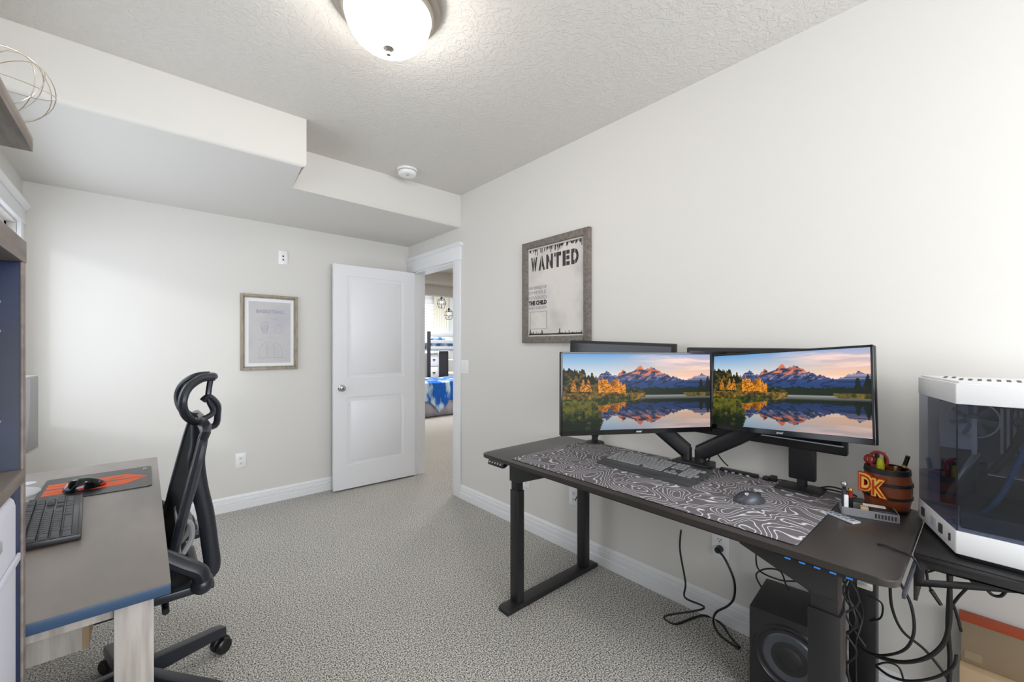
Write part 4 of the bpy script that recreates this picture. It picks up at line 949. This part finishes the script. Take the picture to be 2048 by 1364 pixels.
# ------------------------------------------------------------------ barrel cup and desk clutter
BC = Vector((1.928, .230, SZ))
p = thing('barrel_cup', BC, 'brown barrel pencil cup with red and yellow DK letters', 'pencil cup')
prof = [(.052, 0), (.056, .004), (.0635, .045), (.066, .075), (.064, .105), (.058, .138), (.052, .138), (.050, .1)]
MB().lathe([(0, 0)] + prof + [(.048, .02), (0, .018)], BC, 40).done('barrel_body', M['barrel'], p)
def rb(z): return np.interp(z, [0, .004, .045, .075, .105, .138], [.052, .056, .0635, .066, .064, .058])
for z0, z1 in ((.002, .014), (.046, .056), (.090, .101), (.128, .146)):
    hi = z1 > .14
    MB().lathe([(rb(z0) - .002, z0), (rb(z0) + .003, z0 + .001), (rb(min(z1, .138)) + .003, z1 - .001), (rb(min(z1, .138)) + (-.004 if hi else -.002), z1), (rb(min(z1, .138)) - .005, z0 + .003)], BC, 40).done('barrel_hoop', M['hoop'], p)
# DK letters on the face towards the camera-left
fd = Vector((-.93, .30, 0)).normalized(); xdv = Vector((-fd.y, fd.x, 0)) * -1
xdv = Vector((0, 0, 1)).cross(fd) * 1.0
if xdv.y > 0: xdv = -xdv
xdv.normalize(); nrm = xdv.cross(Vector((0, 0, 1)))
o0 = BC + fd * .070 + xdv * -.044
for ch, dx_, z_ in (('D', 0, .066), ('K', .037, .057)):
    text_mesh('letter_back', ch, .05, M['letred'], p, o0 + xdv * (dx_ - .005) + Vector((0, 0, z_ - .005)), xdv, (-.0, 0, 1), width=.048, height=.066, depth=.005, offset=.006)
    text_mesh('letter_outline', ch, .05, M['letyel'], p, o0 + fd * .0062 + xdv * (dx_ - .001) + Vector((0, 0, z_ - .001)), xdv, (0, 0, 1), width=.041, height=.059, depth=.001, offset=.0045)
    text_mesh('letter_face', ch, .05, M['letred'], p, o0 + fd * .0075 + xdv * (dx_ + .0015) + Vector((0, 0, z_ + .0015)), xdv, (0, 0, 1), width=.034, height=.052, depth=.001, offset=.0)
zt = SZ + .146
def in_cup(dx_, dy_): return BC + Vector((dx_, dy_, 0))
p = thing('scissors', in_cup(-.005, .03), 'red handled scissors standing in the barrel cup', 'scissors')
mb = MB()
c = in_cup(-.008, .022) + Vector((0, 0, .165)); e1 = Vector((.25, -.97, 0)).normalized()
mb.tube([c + e1 * (.024 * math.cos(t)) + Vector((0, 0, .030 * math.sin(t))) for t in [i * 2 * math.pi / 16 for i in range(16)]], .0048, 8, 1, closed=True)
c2 = in_cup(0, .046) + Vector((0, 0, .163)); mb.tube([c2 + e1 * (.013 * math.cos(t)) + Vector((0, 0, .014 * math.sin(t))) for t in [i * 2 * math.pi / 14 for i in range(14)]], .0042, 8, 1, closed=True)
mb.done('handles', M['red'], p)
MB().cyl(in_cup(.0, .02) + Vector((0, 0, .025)), in_cup(-.004, .032) + Vector((0, 0, .148)), .006, .007, n=10).done('blades', M['silver'], p)
o = MB().cyl(in_cup(-.022, .012) + Vector((0, 0, .022)), in_cup(-.024, .014) + Vector((0, 0, .155)), .011, n=18); o.cyl(in_cup(-.024, .014) + Vector((0, 0, .155)), in_cup(-.024, .014) + Vector((0, 0, .176)), .011, .008, n=18)
tag(o.done('glue_stick', M['yellow']), 'stubby yellow marker in the barrel cup', 'marker')
tag(MB().box(-.009, .009, -.006, .006, .022, .185, .003, 2, Matrix.Translation(in_cup(.012, .035)) @ Matrix.Rotation(.04, 4, 'X')).done('black_clip', M['blackp']), 'tall flat black tool behind the red scissors', 'tool')
p = thing('marker_pen', in_cup(.01, -.03), 'black pen with gold rings leaning right in the barrel cup', 'pen')
a = in_cup(.0, -.012) + Vector((0, 0, .024)); b2 = in_cup(-.008, -.054) + Vector((0, 0, .195)); dd = (b2 - a).normalized()
MB().cyl(a, b2, .0065, n=14).done('pen_barrel', M['gloss'], p); MB().cyl(a + dd * .135, a + dd * .143, .0075, n=14).done('gold_ring', M['gold'], p)
p = thing('ballpoint_pen', in_cup(.015, .0), 'slim silver topped pen upright in the barrel cup', 'pen')
a = in_cup(.014, .005) + Vector((0, 0, .022)); b2 = in_cup(.02, .008) + Vector((0, 0, .185))
MB().cyl(a, b2, .004, n=12).done('pen_barrel', M['blackp'], p); MB().cyl(b2, b2 + Vector((0, 0, .006)), .006, n=12).done('pen_top', M['chrome'], p)
p = thing('gold_pen', in_cup(-.03, -.02), 'short gold ringed pen stub at the front of the barrel cup', 'pen')
a = in_cup(-.022, -.022) + Vector((0, 0, .022)); MB().cyl(a, a + Vector((-.004, -.003, .135)), .0055, n=12).done('pen_barrel', M['gold'], p)
# grey tray with small things in front of the barrel
mt = Matrix.Translation((1.805, .262, SZ)) @ Matrix.Rotation(math.radians(-74), 4, 'Z')
p = thing('desk_tray', (1.805, .262, SZ), 'shallow grey tray in front of the barrel cup', 'tray')
mb = MB(); mb.box(-.07, .07, -.03, .035, .0, .003, 0, 2, mt); mb.box(-.07, .07, -.033, -.030, 0, .026, .001, 1, mt); mb.box(-.07, .07, .035, .038, 0, .026, .001, 1, mt); mb.box(-.073, -.07, -.033, .038, 0, .026, .001, 1, mt); mb.box(.07, .073, -.033, .038, 0, .026, .001, 1, mt)
mb.done('tray_body', M['grey'], p)
mb = MB()
for i in range(7): mb.box(.012 + i * .008, .017 + i * .008, -.0338, -.033, .006, .020, 0, 2, mt)
mb.done('printed_marks', M['ink'], p)
tag(MB().box(.0, .066, -.024, .030, .004, .030, .003, 2, mt).done('black_case', M['blackp']), 'small flat black case lying in the grey tray', 'case')
tag(MB().box(-.012, .045, .002, .024, .0305, .0325, 0, 2, mt).done('paper_slip', M['matw']), 'white paper slip on the small black case', 'paper')
tag(MB().box(-.022, -.002, -.026, -.004, .004, .034, .002, 2, mt).done('wooden_block', M['cardlight']), 'tiny tan block at the front of the grey tray', 'block')
tag(MB().box(-.066, -.054, -.028, -.018, .004, .065, .002, 2, mt).done('white_stick', M['plate']), 'white stick standing in the left corner of the tray', 'stick')
p = thing('vial', (1.84, .33, SZ), 'slim dark vial with a clear round top behind the tray', 'vial')
o = mt @ Vector((-.062, .010, .004)); MB().cyl(o, o + Vector((0, 0, .07)), .007, n=14).done('vial_body', M['dgrey'], p); MB().sph(o + Vector((0, 0, .088)), .010).done('vial_top', M['silver'], p); MB().cyl(o + Vector((0, 0, .07)), o + Vector((0, 0, .082)), .005, n=12).done('vial_neck', M['blackp'], p)
p = thing('lip_balm', (1.83, .31, SZ), 'small red and black tube standing in the grey tray', 'tube')
o = mt @ Vector((-.045, .012, .004)); MB().cyl(o, o + Vector((0, 0, .045)), .007, n=14).done('tube_body', M['blackp'], p); MB().cyl(o + Vector((0, 0, .045)), o + Vector((0, 0, .062)), .0065, n=14).done('tube_cap', M['red'], p); MB().sph(o + Vector((0, 0, .07)), .0075).done('tube_tip', M['gold'], p)
# remote
mt = Matrix.Translation((1.712, .313, SZ)) @ Matrix.Rotation(math.radians(-118), 4, 'Z')
p = thing('remote_control', (1.712, .313, SZ), 'small slim silver remote on the black desk near the tray', 'remote')
MB().box(-.046, .046, -.017, .017, .0, .007, .003, 3, mt).done('remote_body', M['lgrey'], p)
for i in range(6):
    for j in range(3): MB().box(-.036 + i * .013, -.029 + i * .013, -.0115 + j * .009, -.0055 + j * .009, .0068, .0082, .001, 1, mt).done('button', M['grey'] if (i + j) % 2 else M['bluecab'], p)
tag(MB().tube([(1.556, .205, SZ + .004), (1.552, .185, SZ + .006), (1.545, .165, SZ + .005), (1.54, .142, SZ + .004), (1.535, .128, SZ - .004), (1.55, .12, SZ - .03)], .0028).done('thin_cable', M['cord']), 'short black cable end lying at the desk right edge', 'cable')

# ------------------------------------------------------------------ desktop computer on side rack
PZ0, PZ1 = .742, 1.208
A = (1.918, .152); B_ = (1.646, .058); Cc = (1.640, -.34); Dd = (1.935, -.34)
def off(P, o=0): return P
foot = [A, B_, Cc, Dd]; ctr = Vector((sum(q[0] for q in foot) / 4, sum(q[1] for q in foot) / 4, 0))
def shrink(k): return [(ctr.x + (x - ctr.x) * k, ctr.y + (y - ctr.y) * k) for x, y in foot]
p = thing('desktop_computer', (1.79, -.1, PZ0), 'white computer case with smoked glass panels on the side rack', 'computer')
mb = MB(); mb.prism(foot, PZ1 - .062, PZ1 - .006, 'xy', .003); mb.prism(shrink(.97), PZ1 - .008, PZ1, 'xy', .003); mb.done('top_cover', M['pcwhite'], p)
mb = MB(); mb.prism(foot, PZ0 + .0, PZ0 + .062, 'xy', .003); mb.done('bottom_cover', M['pcwhite'], p)
mb = MB(); mb.prism(shrink(.95), PZ0 - .012, PZ0, 'xy', .002); mb.done('case_feet', M['blackp'], p)
tv = MB()
for i in range(22):
    y = .085 - i * .0175; x0 = 1.70 if i > 1 else 1.79
    tv.box(x0, x0 + .09, y - .004, y + .004, PZ1 - .0005, PZ1 + .0006)
tv.done('top_vent', M['slot'], p)
def panel(P0, P1, z0, z1, th, m, nm, lab=None, inset=.0):
    P0 = Vector((P0[0], P0[1], 0)); P1 = Vector((P1[0], P1[1], 0)); dv = (P1 - P0); L = dv.length; a = math.atan2(dv.y, dv.x)
    mt = Matrix.Translation(P0) @ Matrix.Rotation(a, 4, 'Z')
    return MB().box(.001, L - .001, inset, inset + th, z0, z1, .001, 1, mt).done(nm, m, p, lab)
panel(A, B_, PZ0 + .062, PZ1 - .062, .004, M['smoke'], 'glass_panel', None, .002)
panel(B_, Cc, PZ0 + .062, PZ1 - .062, .004, M['smoke'], 'glass_panel', None, .002)
MB().box(1.93, 1.936, -.34, .13, PZ0 + .06, PZ1 - .06).done('rear_side_panel', M['pcwhite'], p)
MB().box(1.642, 1.932, -.341, -.335, PZ0 + .06, PZ1 - .06).done('back_plate', M['pcwhite'], p)
MB().box(1.885, 1.893, -.31, .10, PZ0 + .07, PZ1 - .07).done('motherboard', M['dgrey'], p)
MB().box(1.70, 1.885, -.30, .02, .905, .955, .006).done('graphics_card', M['blackp'], p)
MB().box(1.702, 1.88, -.29, .0, .955, .958).done('card_backplate', M['silver'], p)
for i, (yy, zz) in enumerate(((.03, 1.085), (-.10, 1.10), (-.22, 1.10))):
    MB().lathe([(.052, -.010), (.056, -.010), (.056, .010), (.052, .010), (.052, -.010)], (1.86, yy, zz - .0), 30, Matrix.Rotation(math.pi / 2, 3, 'Y')).done('fan_ring', M['silver'] if i == 0 else M['dgrey'], p)
    mb = MB()
    for k in range(7):
        a = k * 2 * math.pi / 7; R3 = Matrix.Translation((1.86, yy, zz)) @ Matrix.Rotation(a, 4, 'X') @ Matrix.Translation((0, 0, .028)) @ Matrix.Rotation(.6, 4, 'Z')
        mb.box(-.001, .001, -.010, .010, -.022, .022, 0, 1, R3)
    mb.cyl((1.85, yy, zz), (1.87, yy, zz), .014, n=16); mb.done('fan_blades', M['grey'], p)
for i in range(3):
    MB().box(1.74, 1.745, .02 + i * .0, .03, 1.0, 1.1).done('memory_stick', M['silver'], p) if i == 0 else None
MB().box(1.86, 1.885, .02, .10, .99, 1.13, .004).done('radiator_cover', M['lgrey'], p)
for k in range(4): MB().box(1.868, 1.885, -.03 - k * .012, -.024 - k * .012, .99, 1.12).done('memory_stick', M['silver'], p)
MB().tube([(1.84, -.10, 1.12), (1.76, -.07, 1.10), (1.72, -.04, 1.02), (1.74, .01, .93), (1.80, .05, .86)], .010).done('coolant_tube', M['rubber'], p)
MB().tube([(1.83, -.13, 1.14), (1.73, -.09, 1.13), (1.70, -.06, 1.03), (1.70, -.02, .90), (1.74, .02, .83)], .006).done('blue_cable', M['bluecab'], p)
MB().tube([(1.83, .02, .99), (1.78, .05, .93), (1.80, .08, .85)], .008).done('power_cable', M['silver'], p)
MB().box(1.68, 1.88, -.3, .05, PZ0 + .063, PZ0 + .105, .004).done('lower_shroud', M['dgrey'], p)
mb = MB()
for i in range(12): mb.box(1.69 + i * .016, 1.697 + i * .016, .0505, .052, PZ0 + .066, PZ0 + .10)
mb.done('shroud_fins', M['blackp'], p)
# front ports on the chamfer's bottom cover
dv = Vector((A[0] - B_[0], A[1] - B_[1], 0)); L = dv.length; ux = dv.normalized(); mt = Matrix.Translation((B_[0], B_[1], PZ0)) @ Matrix.Rotation(math.atan2(ux.y, ux.x), 4, 'Z')
MB().box(.225, .245, -.001, .004, .020, .045, .0, 1, mt).done('usb_port', M['slot'], p); MB().box(.085, .105, -.001, .004, .02, .045, 0, 1, mt).done('usb_port', M['slot'], p)
MB().box(.135, .165, -.0008, .004, .02, .045, 0, 1, mt).done('power_button', M['lgrey'], p); MB().box(.030, .034, -.001, .004, .022, .042, 0, 1, mt).done('led_slot', M['slot'], p)
MB().cyl((1.90, -.22, PZ1), (1.90, -.22, PZ1 + .05), .004, n=10).done('antenna', M['blackp'], p)
# rack beside the desk holding the computer
p = thing('computer_rack', (1.75, 0, .6), 'black metal side rack bolted to the desk end under the computer', 'rack')
for x in (1.60, 1.925):
    mb = MB()
    out_ = [(.134, .640), (.134, .730), (-.50, .730), (-.50, .712), (-.06, .704)]
    hole = [(.114, .664), (.114, .692), (.100, .697), (.034, .703), (.028, .692)]
    vo = [mb.bm.verts.new((x, y, z)) for y, z in out_]; vi = [mb.bm.verts.new((x, y, z)) for y, z in hole]
    F = mb.bm.faces.new
    F((vo[0], vi[0], vi[1], vo[1])); F((vo[1], vi[1], vi[2], vo[2])); F((vo[2], vi[2], vi[3], vo[3])); F((vo[3], vi[3], vo[4])); F((vo[4], vi[3], vi[4])); F((vo[4], vi[4], vi[0], vo[0]))
    o = mb.done('side_bracket', M['black'], p); so = o.modifiers.new('s', 'SOLIDIFY'); so.thickness = .006; so.offset = 0
MB().box(1.598, 1.928, -.50, .136, .722, .730, .001).done('rack_plate', M['black'], p)
MB().box(1.598, 1.928, .128, .136, .60, .722, .001).done('mounting_plate', M['black'], p)
MB().box(1.37, 1.60, .130, .137, .694, .708, .001).done('rail', M['dgrey'], p)

# ------------------------------------------------------------------ subwoofer, box, power strip
cx, cy_ = 1.735, .475
S = Matrix.Translation((1.700, .590, 0)) @ Matrix.Rotation(math.radians(-85 + 0), 4, 'Z')
# local x runs along the front face (to the right in the picture), local y goes back to the wall
p = thing('subwoofer', (1.80, .49, 0), 'black cube subwoofer on the carpet under the desk', 'subwoofer')
SW, SD, SH = .255, .255, .335
MB().box(0, SW, 0, SD, .006, SH, .006, 2, S).done('cabinet', M['black'], p)
RX = Matrix.Rotation(math.pi / 2, 4, 'X')
def disc(prof, x, z, m, nm, n=44): return MB().lathe(prof, (0, 0, 0), n, S @ Matrix.Translation((x, 0, z)) @ RX).done(nm, m, p)
disc([(.112, -.002), (.116, .001), (.112, .005), (.104, .006), (.100, .002), (.086, -.004)], SW / 2, .195, M['blackp'], 'driver_surround')
disc([(.088, -.002), (.080, .004), (.066, .003), (.045, -.004), (.040, -.006)], SW / 2, .195, M['dgrey'], 'driver_cone')
disc([(.042, -.003), (.030, .006), (0, .010)], SW / 2, .195, M['black'], 'dust_cap')
disc([(.034, -.002), (.038, .003), (.034, .005), (.030, .002), (.026, -.004), (0, -.003)], SW * .30, .045, M['gloss'], 'bass_port')
MB().box(SW / 2 - .020, SW / 2 + .012, -.008, -.004, .094, .102, .002, 1, S).done('badge', M['gold'], p)
o = thing('cardboard_box', (2.0, -.1, 0), 'open tan cardboard box with an orange top edge at the lower right', 'box')
MB().box(1.95, 2.03, -.50, .060, .0, .285, .002).done('carton', M['cardlight'], o)
MB().box(1.985, 2.03, -.50, .058, .285, .418, .002).done('raised_flap', M['cardboard'], o)
MB().box(1.982, 2.031, -.50, .062, .418, .432, .001).done('orange_edge', M['ostrip'], o)
MB().box(1.9835, 1.9852, .012, .050, .30, .325).done('tape_piece', M['cardboard'], o)
o = thing('power_strip', (1.93, .20, 0), 'white power strip on the floor behind the desk leg', 'power strip')
MB().box(1.86, 1.915, .07, .24, .0, .035, .006).done('strip_body', M['plate'], o)
for i in range(4): MB().box(1.875, 1.90, .085 + i * .038, .105 + i * .038, .035, .037, .001).done('receptacle', M['slot'], o)

# ------------------------------------------------------------------ cables
def cable(pts, r, label, m='cord'):
    return tag(MB().tube(pts, r, 8, 6).done('cable', M[m]), label, 'cable')
c = cable([W(1362, 1060, x=1.99), W(1360, 1100, x=1.99), W(1371, 1165, x=1.985), W(1370, 1195, x=1.98), (1.93, .86, .10), W(1330, 1232, z=.006), W(1350, 1248, z=.005), W(1385, 1236, z=.005), W(1410, 1231, z=.005), W(1440, 1245, z=.005), W(1462, 1275, z=.005), W(1480, 1295, z=.005)], .0045, 'black cable dropping from the desk in front of the baseboard and looping on the carpet')
p = thing('thick_cable', (2.04, .83, .345), 'thick black cord from the round plug curving down to the floor', 'power cord')
q0 = Vector((XR - .009, .836, .346))
MB().cyl(q0, q0 - Vector((.028, 0, 0)), .0165, .014, n=20).done('plug', M['blackp'], p)
MB().tube([q0 - Vector((.026, 0, 0)), W(1450, 1118, x=1.99), W(1468, 1160, x=1.985), W(1468, 1195, x=1.985), W(1455, 1212, x=1.975), W(1432, 1225, x=1.96), W(1427, 1245, z=.006), W(1440, 1270, z=.006), W(1478, 1298, z=.006)], .005, 8, 6).done('cord', M['cord'], p)
cable([W(1151, 1001, x=2.042), W(1153, 995, x=2.03), W(1160, 988, x=2.02), W(1172, 982, x=2.01)], .003, 'thin black cord hooked at the outlet by the rear desk leg')
cable([W(1432, 890, x=1.97), W(1434, 905, x=1.98), W(1446, 922, x=1.98), W(1456, 932, x=1.975)], .003, 'thin cable hanging from the right monitor arm to the usb hub')
cable([W(1422, 902, x=1.97), W(1420, 915, x=1.98), W(1412, 925, x=1.99), W(1405, 920, x=1.99)], .003, 'small cable loop beside the monitor arm base')
for i, (dz, dy) in enumerate(((.012, 0), (.024, -.02))):
    cable([(1.985, .46 + dy, SZ + .006), (1.975, .42 + dy, SZ + dz), (1.985, .38 + dy, SZ + dz * .8), (1.985, .34 + dy, SZ + .005)], .003, ['lower', 'upper'][i] + ' of two black cables curling right of the rear monitor stand')
cable([W(1625, 1190, x=1.85), W(1600, 1165, x=1.9), W(1560, 1160, x=1.9), W(1518, 1140, x=1.95), W(1512, 1105, x=1.98), W(1516, 1085, x=1.98)], .0032, 'thin wire rising from the subwoofer to the desk underside')
cable([W(1523, 1175, x=1.90), W(1512, 1150, x=1.92), W(1530, 1138, x=1.94), W(1560, 1142, x=1.93), W(1572, 1170, x=1.90), W(1578, 1180, z=.345)], .0032, 'thin wire curling above the subwoofer top')
cable([W(1780, 1165, x=1.80), W(1784, 1215, x=1.82), W(1805, 1262, x=1.85), W(1850, 1300, x=1.9), W(1890, 1350, x=1.92), W(1910, 1390, x=1.92)], .0042, 'black cable falling diagonally to the lower right')
cable([W(1800, 1165, x=1.80), W(1822, 1210, x=1.80), W(1828, 1262, x=1.80), W(1812, 1297, x=1.80), W(1775, 1310, x=1.82), W(1740, 1306, x=1.84), W(1705, 1280, x=1.86)], .0042, 'black cable swinging in a wide loop right of the desk leg')
cable([W(1898, 1150, x=1.80), W(1900, 1200, x=1.80), W(1898, 1250, x=1.80), W(1885, 1290, x=1.80), W(1850, 1317, x=1.80), W(1800, 1324, x=1.82), W(1752, 1312, x=1.84)], .006, 'thick black cable swinging from the rack towards the desk leg')
cable([W(1902, 1140, x=1.84), W(1898, 1200, x=1.84), W(1896, 1260, x=1.85), W(1900, 1320, x=1.86), W(1896, 1400, x=1.86)], .006, 'thick vertical black cable bundle below the computer')
cable([W(1935, 1175, x=1.80), W(1912, 1200, x=1.82), W(1900, 1225, x=1.84), W(1897, 1290, x=1.87)], .004, 'black cable slanting from the rack into the vertical bundle')
cable([W(1905, 1205, x=1.88), W(1915, 1235, x=1.90), W(1922, 1262, x=1.92)], .004, 'short cable end hanging in front of the cardboard box')
cable([W(1913, 1310, x=1.82), W(1905, 1335, x=1.82), W(1870, 1355, x=1.82), W(1820, 1362, x=1.83), W(1780, 1352, x=1.85), W(1752, 1332, x=1.87)], .0042, 'black cable sweeping low from the box to the desk leg')
cable([W(1752, 1330, x=1.88), W(1775, 1325, x=1.88), W(1798, 1335, x=1.88), W(1808, 1364, x=1.88)], .003, 'thin dark wire arching over the power strip')
cable([W(1735, 1190, x=1.85), W(1762, 1205, x=1.85), W(1765, 1225, x=1.86), W(1758, 1238, x=1.88), W(1735, 1242, x=1.90)], .0028, 'thin grey wire loop beside the rear right desk leg')
cable([W(1972, 1177, x=1.75), W(1985, 1190, x=1.75), W(2002, 1192, x=1.75), W(2013, 1180, x=1.75)], .004, 'small cable loop hanging under the rack')
p = thing('cable_connector', W(1865, 1190, x=1.80), 'dangling black cable with a thick connector end under the rack', 'cable')
MB().tube([W(1852, 1125, x=1.78), W(1855, 1160, x=1.79), W(1862, 1180, x=1.80)], .0035).done('cord', M['cord'], p)
MB().cyl(W(1862, 1180, x=1.80), W(1882, 1210, x=1.80), .0065, .005, n=12).done('connector', M['blackp'], p)
cable([W(1838, 1147, x=1.85), W(1860, 1143, x=1.85), W(1882, 1135, x=1.85), W(1900, 1125, x=1.85)], .003, 'black cable crossing behind the rack cutout')
lab = ['nearest the front leg', 'second from the front leg', 'in the middle', 'second from the rear leg', 'nearest the rear leg', 'lowest and most tangled']
for i in range(6):
    x = 1.72 + i * .02; y = .395 - i * .012
    pts = [(x, y - .06, SZ - .07)]
    for k in range(1, 8): pts.append((x + rnd.uniform(-.02, .02), .30 + rnd.uniform(-.03, .03), SZ - .07 - k * .085 * (1 if i < 5 else .6) - rnd.uniform(0, .02)))
    cable(pts, .0034, 'tangled black cable between the right desk legs, ' + lab[i])
